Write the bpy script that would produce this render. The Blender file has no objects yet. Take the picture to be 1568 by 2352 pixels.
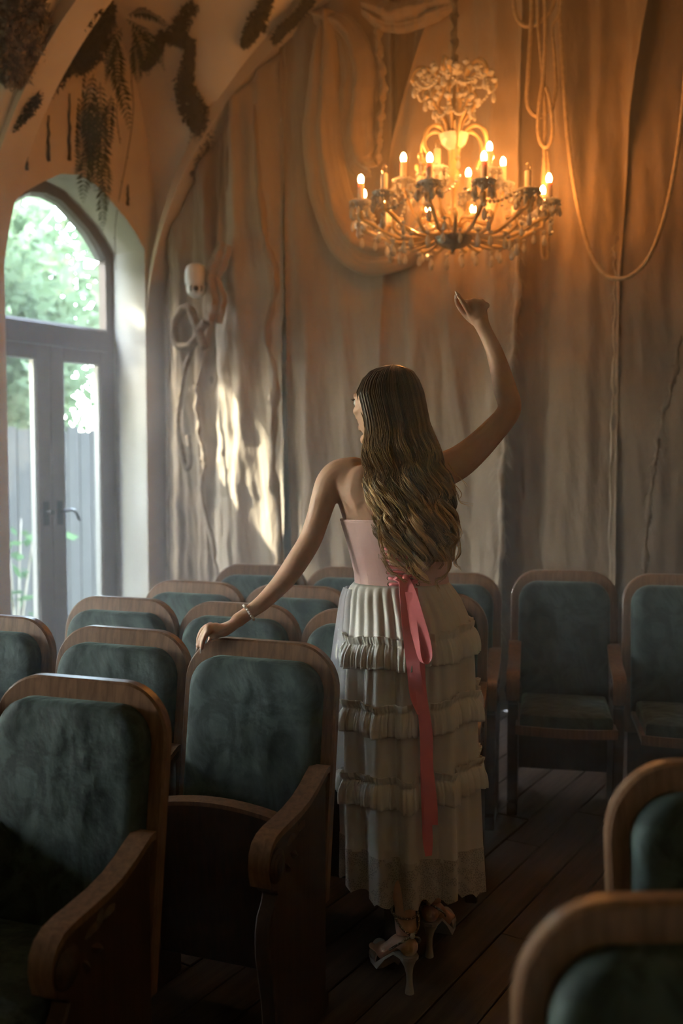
import bpy, math, random
import numpy as np
from mathutils import Vector, Matrix
random.seed(7)
SC = bpy.context.scene
COL = SC.collection
PI = math.pi

# ---------------------------------------------------------------- camera
FPX, CX, CY = 2287.0, 784.0, 1176.0
EYE = 1.51
PITCH = math.atan(136 / FPX)
camd = bpy.data.cameras.new('camera')
camd.sensor_fit = 'VERTICAL'; camd.sensor_height = 36.0; camd.sensor_width = 24.0
camd.lens = FPX / 2352 * 36.0
camd.dof.use_dof = True; camd.dof.focus_distance = 2.85; camd.dof.aperture_fstop = 2.2
camd.clip_start = 0.05
cam = bpy.data.objects.new('camera', camd); COL.objects.link(cam)
cam.location = (0, 0, EYE); cam.rotation_euler = (PI / 2 - PITCH, 0, 0)
SC.camera = cam

# ---------------------------------------------------------------- room frame
# k runs along the left wall away from the far corner, v along the back wall away from the far corner
CORNER = Vector((-1.26, 7.135, 0)); ANG = math.radians(31.6)
DA = Vector((math.sin(ANG), math.cos(ANG), 0)); DB = Vector((math.cos(ANG), -math.sin(ANG), 0))
def R(k, v, z): return CORNER - DA * k + DB * v + Vector((0, 0, z))
ROOM_W, BAY, NBAY = 6.0, 1.6, 6
ROOM_L = BAY * NBAY

# ---------------------------------------------------------------- world, sun, exposure
w = bpy.data.worlds.new('sky'); SC.world = w; w.use_nodes = True
nt = w.node_tree; nt.nodes.clear()
wo = nt.nodes.new('ShaderNodeOutputWorld'); bg = nt.nodes.new('ShaderNodeBackground')
sky = nt.nodes.new('ShaderNodeTexSky'); sky.sky_type = 'NISHITA'; sky.sun_disc = False
sky.sun_elevation = math.radians(44); sky.dust_density = 2.0; sky.air_density = 1.0
hs = nt.nodes.new('ShaderNodeHueSaturation'); hs.inputs['Saturation'].default_value = .7
nt.links.new(sky.outputs[0], hs.inputs['Color']); nt.links.new(hs.outputs[0], bg.inputs[0]); bg.inputs[1].default_value = 11.0
nt.links.new(bg.outputs[0], wo.inputs[0])
SUN_EL = math.radians(44)
_h = (DB * 0.86 + DA * 0.51).normalized()
SUN_DIR = (_h * math.cos(SUN_EL) + Vector((0, 0, -math.sin(SUN_EL)))).normalized()
sky.sun_rotation = math.atan2(-_h.x, -_h.y)
sund = bpy.data.lights.new('sun', 'SUN'); sund.energy = 30.0; sund.angle = math.radians(0.8); sund.color = (1, .93, .82)
sun = bpy.data.objects.new('sun', sund); COL.objects.link(sun)
sun.rotation_euler = SUN_DIR.to_track_quat('-Z', 'Y').to_euler()
SC.view_settings.view_transform = 'Standard'; SC.view_settings.look = 'None'
SC.view_settings.exposure = 0.15; SC.view_settings.gamma = 1.0
SC.view_settings.use_curve_mapping = False
SC.cycles.use_denoising = True
try: SC.cycles.denoiser = 'OPENIMAGEDENOISE'
except Exception: pass
SC.cycles.max_bounces = 10; SC.cycles.diffuse_bounces = 4; SC.cycles.transmission_bounces = 8
SC.cycles.transparent_max_bounces = 24; SC.cycles.volume_bounces = 0
SC.cycles.caustics_reflective = False; SC.cycles.caustics_refractive = False
SC.cycles.sample_clamp_indirect = 4.0

# ---------------------------------------------------------------- photograph pixel -> point in the place
_f = Vector((0, math.cos(PITCH), -math.sin(PITCH))); _u = Vector((0, math.sin(PITCH), math.cos(PITCH)))
CAMP = Vector((0, 0, EYE))
def ray(px, py): return Vector((1, 0, 0)) * ((px - CX) / FPX) + _u * (-(py - CY) / FPX) + _f
def at(px, py, Y):
    d = ray(px, py); return CAMP + d * (Y / d.y)
def atz(px, py, z):
    d = ray(px, py); return CAMP + d * ((z - EYE) / d.z)
def on_back(px, py, k):        # where the sight line meets the plane k metres in front of the back wall
    d = ray(px, py); n = -DA; p0 = R(k, 0, 0)
    return CAMP + d * ((p0 - CAMP).dot(n) / d.dot(n))
def room(p): q = p - CORNER; return (-q.dot(DA), q.dot(DB), p.z)

# ---------------------------------------------------------------- materials
def mat(name, color=(.5, .5, .5), rough=.6, **kw):
    m = bpy.data.materials.new(name); m.use_nodes = True
    b = m.node_tree.nodes['Principled BSDF']
    b.inputs['Base Color'].default_value = (*color, 1); b.inputs['Roughness'].default_value = rough
    for k, v in kw.items():
        b.inputs[k.replace('_', ' ')].default_value = v
    return m
def nodes(m): return m.node_tree, m.node_tree.nodes['Principled BSDF']
def noise_color(m, c1, c2, scale=(1, 1, 1), detail=6, rough=.6, lo=.35, hi=.65, coord='Object', dist=0.0, ns=5.0):
    t, b = nodes(m); N, L = t.nodes, t.links
    tc = N.new('ShaderNodeTexCoord'); mp = N.new('ShaderNodeMapping'); mp.inputs['Scale'].default_value = scale
    nz = N.new('ShaderNodeTexNoise'); nz.inputs['Scale'].default_value = ns; nz.inputs['Detail'].default_value = detail
    nz.inputs['Roughness'].default_value = rough; nz.inputs['Distortion'].default_value = dist
    cr = N.new('ShaderNodeValToRGB'); e = cr.color_ramp.elements
    e[0].position = lo; e[0].color = (*c1, 1); e[1].position = hi; e[1].color = (*c2, 1)
    L.new(tc.outputs[coord], mp.inputs[0]); L.new(mp.outputs[0], nz.inputs['Vector'])
    L.new(nz.outputs[0], cr.inputs[0]); L.new(cr.outputs[0], b.inputs['Base Color'])
    return nz, mp, tc
def bump(m, scale, strength, dist=.01, vec=(1, 1, 1), detail=4, coord='Object', prev=None):
    t, b = nodes(m); N, L = t.nodes, t.links
    tc = N.new('ShaderNodeTexCoord'); mp = N.new('ShaderNodeMapping'); mp.inputs['Scale'].default_value = vec
    nz = N.new('ShaderNodeTexNoise'); nz.inputs['Scale'].default_value = scale; nz.inputs['Detail'].default_value = detail
    bp = N.new('ShaderNodeBump'); bp.inputs['Strength'].default_value = strength; bp.inputs['Distance'].default_value = dist
    L.new(tc.outputs[coord], mp.inputs[0]); L.new(mp.outputs[0], nz.inputs['Vector']); L.new(nz.outputs[0], bp.inputs['Height'])
    if prev: L.new(prev.outputs[0], bp.inputs['Normal'])
    L.new(bp.outputs[0], b.inputs['Normal']); return bp

M = {}
M['plaster'] = mat('plaster', rough=.9); noise_color(M['plaster'], (.76, .66, .53), (.86, .77, .64), ns=1.6); bump(M['plaster'], 9, .25, .02)
M['plaster_rib'] = mat('plaster_rib', rough=.9); noise_color(M['plaster_rib'], (.60, .48, .35), (.68, .56, .42), ns=2.2); bump(M['plaster_rib'], 7, .25, .02)
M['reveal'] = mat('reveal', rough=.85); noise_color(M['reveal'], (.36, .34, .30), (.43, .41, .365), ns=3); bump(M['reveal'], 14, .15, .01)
M['plank'] = mat('plank', rough=.42); noise_color(M['plank'], (.042, .030, .024), (.10, .072, .058), scale=(1, 14, 14), ns=2.2, dist=.6); bump(M['plank'], 3, .3, .004, (2, 40, 40))
M['subfloor'] = mat('subfloor', (.02, .014, .01), .8)
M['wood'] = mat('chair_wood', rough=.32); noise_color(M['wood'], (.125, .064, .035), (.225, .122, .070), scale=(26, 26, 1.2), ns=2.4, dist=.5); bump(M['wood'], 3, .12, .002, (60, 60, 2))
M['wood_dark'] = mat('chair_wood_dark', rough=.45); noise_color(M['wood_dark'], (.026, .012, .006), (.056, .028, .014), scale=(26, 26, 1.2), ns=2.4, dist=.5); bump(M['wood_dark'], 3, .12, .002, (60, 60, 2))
m = M['velvet'] = mat('green_velvet', rough=.75, Sheen_Weight=.40, Sheen_Roughness=.35)
m.node_tree.nodes['Principled BSDF'].inputs['Sheen Tint'].default_value = (.55, .75, .70, 1)
noise_color(m, (.011, .025, .024), (.044, .072, .067), scale=(1, 1, 1), ns=5.5, detail=6, lo=.42, hi=.57, dist=2.6)
b1 = bump(m, 6.0, .8, .03, (1, 1, .8), 5); bump(m, 300, .2, .001, prev=b1)
M['frame'] = mat('door_frame', (.105, .080, .066), .45); bump(M['frame'], 4, .1, .003, (40, 40, 2))
M['bead'] = mat('glazing_bead', (.13, .128, .12), .5)
M['iron'] = mat('dark_handle', (.03, .027, .025), .35, Metallic=.8)
# thin clear pane
m = M['glass'] = bpy.data.materials.new('window_glass'); m.use_nodes = True; t = m.node_tree; t.nodes.clear()
o = t.nodes.new('ShaderNodeOutputMaterial'); tr = t.nodes.new('ShaderNodeBsdfTransparent'); gl = t.nodes.new('ShaderNodeBsdfGlossy'); mx = t.nodes.new('ShaderNodeMixShader')
tr.inputs[0].default_value = (.93, .97, .95, 1); gl.inputs['Roughness'].default_value = .02; mx.inputs[0].default_value = .06
t.links.new(tr.outputs[0], mx.inputs[1]); t.links.new(gl.outputs[0], mx.inputs[2]); t.links.new(mx.outputs[0], o.inputs[0])

def cloth_mat(name, c1, c2, weave=900):
    m = mat(name, rough=.92, Sheen_Weight=.25)
    noise_color(m, c1, c2, scale=(1, 1, .45), ns=2.6, detail=7, lo=.32, hi=.68)
    b1 = bump(m, 3.0, 1.0, .08, (1, 1, .35), 6); b2 = bump(m, 22, .5, .012, (1, 1, .4), 3, prev=b1)
    bump(m, weave, .3, .001, prev=b2); return m
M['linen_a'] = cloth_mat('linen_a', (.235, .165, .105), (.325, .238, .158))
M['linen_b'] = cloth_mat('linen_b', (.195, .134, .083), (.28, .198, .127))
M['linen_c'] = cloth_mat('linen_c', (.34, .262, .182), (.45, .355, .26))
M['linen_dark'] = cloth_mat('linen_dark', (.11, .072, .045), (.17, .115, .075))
M['rope'] = mat('rope', rough=.9); noise_color(M['rope'], (.32, .22, .12), (.46, .33, .19), ns=40); bump(M['rope'], 160, .5, .003)
M['rope_brown'] = mat('rope_brown', rough=.9); noise_color(M['rope_brown'], (.11, .075, .045), (.19, .13, .08), ns=40); bump(M['rope_brown'], 160, .5, .003)
M['white_plastic'] = mat('white_plastic', (.68, .66, .62), .35)
M['black_plastic'] = mat('black_plastic', (.01, .01, .012), .15)
M['moss'] = mat('moss', rough=.95); noise_color(M['moss'], (.014, .018, .008), (.060, .062, .026), ns=9)
M['lichen'] = mat('lichen', rough=.95); noise_color(M['lichen'], (.10, .09, .065), (.36, .32, .25), ns=12)
M['vine'] = mat('vine_stem', (.10, .07, .035), .8)
def leaf_mat(name, c1, c2, trans, ns=6):
    m = bpy.data.materials.new(name); m.use_nodes = True; t = m.node_tree; N, L = t.nodes, t.links; N.clear()
    o = N.new('ShaderNodeOutputMaterial'); d = N.new('ShaderNodeBsdfDiffuse'); tl = N.new('ShaderNodeBsdfTranslucent'); mx = N.new('ShaderNodeMixShader')
    tc = N.new('ShaderNodeTexCoord'); nz = N.new('ShaderNodeTexNoise'); nz.inputs['Scale'].default_value = ns
    cr = N.new('ShaderNodeValToRGB'); e = cr.color_ramp.elements; e[0].position = .35; e[1].position = .65; e[0].color = (*c1, 1); e[1].color = (*c2, 1)
    L.new(tc.outputs['Object'], nz.inputs['Vector']); L.new(nz.outputs[0], cr.inputs[0])
    L.new(cr.outputs[0], d.inputs[0]); L.new(cr.outputs[0], tl.inputs[0]); mx.inputs[0].default_value = trans
    L.new(d.outputs[0], mx.inputs[1]); L.new(tl.outputs[0], mx.inputs[2]); L.new(mx.outputs[0], o.inputs[0]); return m
M['fern'] = leaf_mat('fern_leaf', (.020, .040, .012), (.055, .085, .026), .25)
M['leaf'] = leaf_mat('tree_leaf', (.075, .105, .055), (.16, .205, .125), .5, 2)
M['leaf_dark'] = leaf_mat('shrub_leaf', (.03, .07, .03), (.08, .14, .06), .4, 2)
M['bark'] = mat('bark', rough=.9); noise_color(M['bark'], (.16, .13, .10), (.30, .26, .21), scale=(6, 6, 1), ns=4)
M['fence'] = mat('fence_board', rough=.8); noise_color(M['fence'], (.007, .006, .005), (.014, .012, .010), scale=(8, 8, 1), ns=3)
M['earth'] = mat('garden_ground', rough=.95); noise_color(M['earth'], (.10, .11, .06), (.20, .20, .12), ns=2)

# ---------------------------------------------------------------- mesh helpers
def V(*a): return Vector(a)
class MB:
    def __init__(s): s.v = []; s.f = []
    def add(s, vs, fs):
        o = len(s.v); s.v.extend([Vector(p) for p in vs]); s.f.extend([tuple(i + o for i in f) for f in fs]); return s
    def box(s, lo, hi, fn=None):
        (x0, y0, z0), (x1, y1, z1) = lo, hi
        vs = [V(x0, y0, z0), V(x1, y0, z0), V(x1, y1, z0), V(x0, y1, z0), V(x0, y0, z1), V(x1, y0, z1), V(x1, y1, z1), V(x0, y1, z1)]
        if fn: vs = [fn(p) for p in vs]
        return s.add(vs, [(0, 3, 2, 1), (4, 5, 6, 7), (0, 1, 5, 4), (1, 2, 6, 5), (2, 3, 7, 6), (3, 0, 4, 7)])
    def grid(s, fn, nu, nv, closed_u=False):
        o = len(s.v)
        for j in range(nv + 1):
            for i in range(nu + (0 if closed_u else 1)):
                s.v.append(Vector(fn(i / nu, j / nv)))
        n = nu if closed_u else nu + 1
        for j in range(nv):
            for i in range(nu):
                a, b = i, (i + 1) % n if closed_u else i + 1
                s.f.append((o + j * n + a, o + j * n + b, o + (j + 1) * n + b, o + (j + 1) * n + a))
        return s
    def rings(s, rings, cap=True):
        o = len(s.v); n = len(rings[0])
        for r in rings: s.v.extend([Vector(p) for p in r])
        for j in range(len(rings) - 1):
            for i in range(n):
                a, b = i, (i + 1) % n
                s.f.append((o + j * n + a, o + j * n + b, o + (j + 1) * n + b, o + (j + 1) * n + a))
        if cap:
            s.f.append(tuple(o + i for i in reversed(range(n)))); s.f.append(tuple(o + (len(rings) - 1) * n + i for i in range(n)))
        return s
    def tube(s, pts, rad, n=8, cap=True, twist=None, flat=1.0, side=None):
        pts = [Vector(p) for p in pts]; m = len(pts)
        if not hasattr(rad, '__len__'): rad = [rad] * m
        rs = []; prev = None
        for i, p in enumerate(pts):
            t = (pts[min(i + 1, m - 1)] - pts[max(i - 1, 0)])
            t = t.normalized() if t.length > 1e-9 else V(0, 0, 1)
            if side is not None: sd = Vector(side)
            elif prev is None: sd = V(1, 0, 0) if abs(t.x) < .9 else V(0, 1, 0)
            else: sd = prev
            sd = (sd - t * sd.dot(t)).normalized(); prev = sd
            up = t.cross(sd)
            r = rad[i]; ring = []
            for q in range(n):
                a = 2 * PI * q / n; rr = r * (twist(i, a) if twist else 1)
                ring.append(p + sd * math.cos(a) * rr + up * math.sin(a) * rr * flat)
            rs.append(ring)
        return s.rings(rs, cap)
    def lathe(s, prof, c=(0, 0, 0), n=20, cap=True):
        c = Vector(c)
        return s.rings([[c + V(r * math.cos(2 * PI * q / n), r * math.sin(2 * PI * q / n), z) for q in range(n)] for r, z in prof], cap)
    def prism(s, poly, fn, d0, d1, bev=0.0):
        # poly in 2D, fn(a, b, depth); with a small chamfer on both faces
        n = len(poly)
        if bev <= 0:
            return s.rings([[fn(a, b, d0) for a, b in poly], [fn(a, b, d1) for a, b in poly]])
        ins = inset(poly, bev)
        return s.rings([[fn(a, b, d0) for a, b in ins], [fn(a, b, d0 + math.copysign(bev, d1 - d0)) for a, b in poly],
                        [fn(a, b, d1 - math.copysign(bev, d1 - d0)) for a, b in poly], [fn(a, b, d1) for a, b in ins]])
    def mesh(s, name, smooth=True, origin=None):
        me = bpy.data.meshes.new(name)
        vs = [p - origin for p in s.v] if origin is not None else s.v
        me.from_pydata([tuple(p) for p in vs], [], s.f); me.validate(); me.update()
        if smooth: me.polygons.foreach_set('use_smooth', [True] * len(me.polygons))
        return me
    def build(s, name, material, parent=None, smooth=True, origin=None, auto=None, recalc=True):
        me = s.mesh(name, smooth, origin)
        if recalc: fix_normals(me)
        if auto: smooth_by_angle(me, auto)
        me.materials.append(M[material] if isinstance(material, str) else material)
        return link(name, me, parent, None if parent is not None else origin)
def fix_normals(me):
    import bmesh
    bm = bmesh.new(); bm.from_mesh(me); bmesh.ops.recalc_face_normals(bm, faces=bm.faces); bm.to_mesh(me); bm.free()
def smooth_by_angle(me, deg):
    import bmesh
    bm = bmesh.new(); bm.from_mesh(me); lim = math.radians(deg)
    for e in bm.edges:
        if len(e.link_faces) == 2 and e.calc_face_angle(0) > lim: e.smooth = False
    bm.to_mesh(me); bm.free()
def link(name, data, parent=None, loc=None):
    o = bpy.data.objects.new(name, data); COL.objects.link(o)
    if parent is not None: o.parent = parent
    if loc is not None: o.location = loc
    return o
def inset(poly, d):
    n = len(poly); out = []
    area = sum(poly[i][0] * poly[(i + 1) % n][1] - poly[(i + 1) % n][0] * poly[i][1] for i in range(n))
    sg = 1 if area > 0 else -1
    for i in range(n):
        p0, p1, p2 = poly[i - 1], poly[i], poly[(i + 1) % n]
        e1 = (p1[0] - p0[0], p1[1] - p0[1]); e2 = (p2[0] - p1[0], p2[1] - p1[1])
        l1 = math.hypot(*e1) or 1e-9; l2 = math.hypot(*e2) or 1e-9
        n1 = (-e1[1] / l1 * sg, e1[0] / l1 * sg); n2 = (-e2[1] / l2 * sg, e2[0] / l2 * sg)
        bx, by = n1[0] + n2[0], n1[1] + n2[1]; bl = math.hypot(bx, by) or 1e-9
        bx /= bl; by /= bl; c = max(.45, bx * n1[0] + by * n1[1])
        out.append((p1[0] + bx * d / c, p1[1] + by * d / c))
    return out
def tag(o, label=None, cat=None, group=None, kind=None):
    if label: o['label'] = label
    if cat: o['category'] = cat
    if group: o['group'] = group
    if kind: o['kind'] = kind
    return o
def thing(name, label, cat, loc=(0, 0, 0), rz=0.0, group=None):
    e = bpy.data.objects.new(name, None); COL.objects.link(e); e.empty_display_size = .1
    e.location = loc; e.rotation_euler = (0, 0, rz); return tag(e, label, cat, group)
def crom(pts, n):
    """Catmull-Rom through pts (tuples of any length), n samples"""
    P = np.array([tuple(p) for p in pts], float); m = len(P)
    P = np.vstack([2 * P[0] - P[1], P, 2 * P[-1] - P[-2]]); out = []
    for q in range(n):
        u = q / (n - 1) * (m - 1); i = min(int(u), m - 2); t = u - i
        a, b, c, d = P[i], P[i + 1], P[i + 2], P[i + 3]
        out.append(.5 * ((2 * b) + (c - a) * t + (2 * a - 5 * b + 4 * c - d) * t * t + (3 * b - a - 3 * c + d) * t ** 3))
    return out
def lerp_rows(rows, y):
    if y <= rows[0][0]: return rows[0][1:]
    for r0, r1 in zip(rows, rows[1:]):
        if y <= r1[0]:
            t = (y - r0[0]) / (r1[0] - r0[0]); return tuple(a + (b - a) * t for a, b in zip(r0[1:], r1[1:]))
    return rows[-1][1:]
def hn(*a):     # small deterministic smooth pseudo noise
    s = 0
    for i, x in enumerate(a): s += math.sin(x * (1.7 + i * .61) + i * 2.1) + .5 * math.sin(x * (4.1 + i * 1.3) + 1.3 * i + .7)
    return s / (1.5 * len(a))

# ================================================================ STRUCTURE
def h_span(v):                      # transverse arch over the room width
    x = min(1, abs(v - ROOM_W / 2) / (ROOM_W / 2)); return 2.35 + 2.35 * math.sqrt(max(0, 1 - x * x))
def h_lun(k):                       # wall arch of one bay
    q = (k % BAY) - BAY / 2; x = min(1, abs(q) / (BAY / 2)); return 2.35 + 2.25 * math.sqrt(max(0, 1 - x * x))
def vault(k, v): return max(h_span(v), h_lun(k))
def vault_hit(px, py, off=0.0):
    d = ray(px, py); s = 2.5; st = .16
    def hit(s):
        k, v, z = room(CAMP + d * s); return z > vault(k, v) - off or v < off
    while s < 14:
        if hit(s):
            if st < .008: return CAMP + d * s
            s -= st; st *= .25
        s += st
    return CAMP + d * 6
floor = MB().box((-.4, -.4, -.12), (ROOM_L + .4, ROOM_W + .4, -.026), lambda p: R(p.x, p.y, p.z)).build('floor', 'subfloor', smooth=False)
tag(floor, 'dark wooden plank floor of the hall', 'floor', kind='structure')
PW = .14
rnd = random.Random(3)
for i in range(int(ROOM_W / PW) + 1):
    k = -.02 - rnd.random() * 1.4
    while k < ROOM_L:
        ln = 2.4 + rnd.random() * .9
        k0, k1 = max(k, 0), min(k + ln, ROOM_L)
        v0, v1 = i * PW, min((i + 1) * PW, ROOM_W)
        if k1 - k0 > .05 and v1 - v0 > .02:
            o = V(*R(k0, v0, 0)); g = .0028; dz = rnd.uniform(-.0015, .0015)
            mb = MB(); L_, W_ = k1 - k0, v1 - v0
            ring = lambda ins, z: [V(ins, ins, z), V(L_ - ins, ins, z), V(L_ - ins, W_ - ins, z), V(ins, W_ - ins, z)]
            mb.rings([ring(g, -.026), ring(g, dz - .002), ring(g + .002, dz)])
            b = mb.build('plank', 'plank', floor, smooth=False)
            b.location = o; b.rotation_euler = (0, 0, math.atan2(-DA.y, -DA.x))
            # local x runs along -DA, local y must run along DB
            b.matrix_local = Matrix(((-DA.x, DB.x, 0, o.x), (-DA.y, DB.y, 0, o.y), (0, 0, 1, 0), (0, 0, 0, 1)))
        k += ln
# vault
mb = MB(); mb.grid(lambda a, b: R(a * ROOM_L, b * ROOM_W, vault(a * ROOM_L, b * ROOM_W)), 150, 120)
ceil = mb.build('ceiling', 'plaster', smooth=True, recalc=False); tag(ceil, 'plastered groin vault over the hall', 'ceiling', kind='structure')
mb = MB(); mb.box((-.6, -.6, 4.8), (ROOM_L + .6, ROOM_W + .6, 4.95), lambda p: R(p.x, p.y, p.z))
rf = mb.build('roof', 'subfloor', smooth=False); tag(rf, 'roof slab above the vault', 'roof', kind='structure')
# transverse ribs
def rib(k0, k1, name, drop):
    mb = MB(); n = 60
    def sec(i):
        v = ROOM_W * .5 * (1 - math.cos(PI * i / n)); z = h_span(v)
        x = (v - ROOM_W / 2) / (ROOM_W / 2); nn = V(-x, math.sqrt(max(0, 1 - x * x)) + .02, 0).normalized()
        dr = drop * min(1, min(v, ROOM_W - v) / 1.1) ** .8 + .002
        p = (v, z); q = (min(max(v + (.0 - x) * 0 + (-1 if x > 0 else 1) * abs(nn.x) * dr, .0), ROOM_W), z - nn.y * dr)
        return [R(k0, p[0], p[1] + .05), R(k0, q[0], q[1]), R(k1, q[0], q[1]), R(k1, p[0], p[1] + .05)]
    mb.rings([sec(i) for i in range(n + 1)], cap=False)
    o = mb.build(name, 'plaster_rib', auto=40); tag(o, kind='structure'); return o
tag(rib(.02, .18, 'trim_1', .10), 'pale plaster arch rib framing the draped back wall', 'rib')
for i, kk in enumerate((1.6, 3.2, 4.8)):
    tag(rib(kk - .19, kk + .0, 'trim_%d' % (i + 2), .12), ['pale plaster arch rib left of the arched glass doors', 'second plaster arch rib out along the hall', 'third plaster arch rib out along the hall'][i], 'rib')

# left wall with arched door openings
OPEN = [(-.6, 2.91), (-.52, 3.0), (-.43, 3.08), (-.29, 3.17), (-.15, 3.25), (0, 3.28), (.15, 3.25), (.29, 3.17), (.43, 3.08), (.52, 3.0), (.6, 2.91)]
DOOR_BAYS = (0, 1, 2, 3)
def open_top(q): return lerp_rows(OPEN, q)[0]
WALL_D = .30
mb = MB(); rv = MB()
for b in range(NBAY):
    c = b * BAY + BAY / 2 - .01
    ks = sorted(set([b * BAY, (b + 1) * BAY] + [b * BAY + BAY * i / 48 for i in range(49)] + [c + q for q, _ in OPEN]))
    for k0, k1 in zip(ks, ks[1:]):
        if k1 - k0 < 1e-6: continue
        inside = b in DOOR_BAYS and c - .6 - 1e-6 <= k0 and k1 <= c + .6 + 1e-6
        z0, z1 = (open_top(k0 - c), open_top(k1 - c)) if inside else (0, 0)
        t0, t1 = h_lun(k0 + 1e-5) + .06, h_lun(k1 - 1e-5) + .06
        mb.add([R(k0, 0, z0), R(k1, 0, z1), R(k1, 0, t1), R(k0, 0, t0)], [(0, 1, 2, 3)])
    if b in DOOR_BAYS:
        path = [(c - .6, 0)] + [(c + q, z) for q, z in OPEN] + [(c + .6, 0)]
        for (a0, z0), (a1, z1) in zip(path, path[1:]):
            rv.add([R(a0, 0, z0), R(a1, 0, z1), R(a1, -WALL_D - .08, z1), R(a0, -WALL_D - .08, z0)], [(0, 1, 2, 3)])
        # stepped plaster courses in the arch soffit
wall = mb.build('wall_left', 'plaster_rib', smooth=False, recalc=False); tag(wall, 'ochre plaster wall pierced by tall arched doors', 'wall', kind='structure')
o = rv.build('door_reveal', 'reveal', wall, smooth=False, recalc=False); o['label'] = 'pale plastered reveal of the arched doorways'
# outer skin of the wall so that no light leaks round the frames
mb = MB()
for b in range(NBAY):
    c = b * BAY + BAY / 2 - .01
    if b in DOOR_BAYS:
        mb.box((b * BAY, -WALL_D - .08, -.1), (c - .6, -WALL_D - .02, 4.9), lambda p: R(p.x, p.y, p.z)); mb.box((c + .6, -WALL_D - .08, -.1), ((b + 1) * BAY, -WALL_D - .02, 4.9), lambda p: R(p.x, p.y, p.z))
        for (q0, z0), (q1, z1) in zip(OPEN, OPEN[1:]):
            mb.add([R(c + q0, -WALL_D - .05, z0), R(c + q1, -WALL_D - .05, z1), R(c + q1, -WALL_D - .05, 4.9), R(c + q0, -WALL_D - .05, 4.9)], [(0, 1, 2, 3)])
    else: mb.box((b * BAY, -WALL_D - .08, -.1), ((b + 1) * BAY, -WALL_D - .02, 4.9), lambda p: R(p.x, p.y, p.z))
mb.build('outer_skin', 'plaster', wall, smooth=False)
def flat_wall(name, pts, label):
    o = MB().add(pts, [(0, 1, 2, 3)]).build(name, 'plaster', smooth=False, recalc=False); tag(o, label, 'wall', kind='structure')
flat_wall('wall_back', [R(0, -.4, 0), R(0, ROOM_W + .4, 0), R(0, ROOM_W + .4, 4.9), R(0, -.4, 4.9)], 'back wall hidden behind the linen drapes')
flat_wall('wall_right', [R(-.4, ROOM_W, 0), R(ROOM_L + .4, ROOM_W, 0), R(ROOM_L + .4, ROOM_W, 4.9), R(-.4, ROOM_W, 4.9)], 'plaster wall opposite the glass doors')
flat_wall('wall_front', [R(ROOM_L, -.4, 0), R(ROOM_L, ROOM_W + .4, 0), R(ROOM_L, ROOM_W + .4, 4.9), R(ROOM_L, -.4, 4.9)], 'plaster wall behind the rows of chairs')
for i in range(7):      # dark drip stains: painted timber strips set in the lunette
    pass

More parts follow.
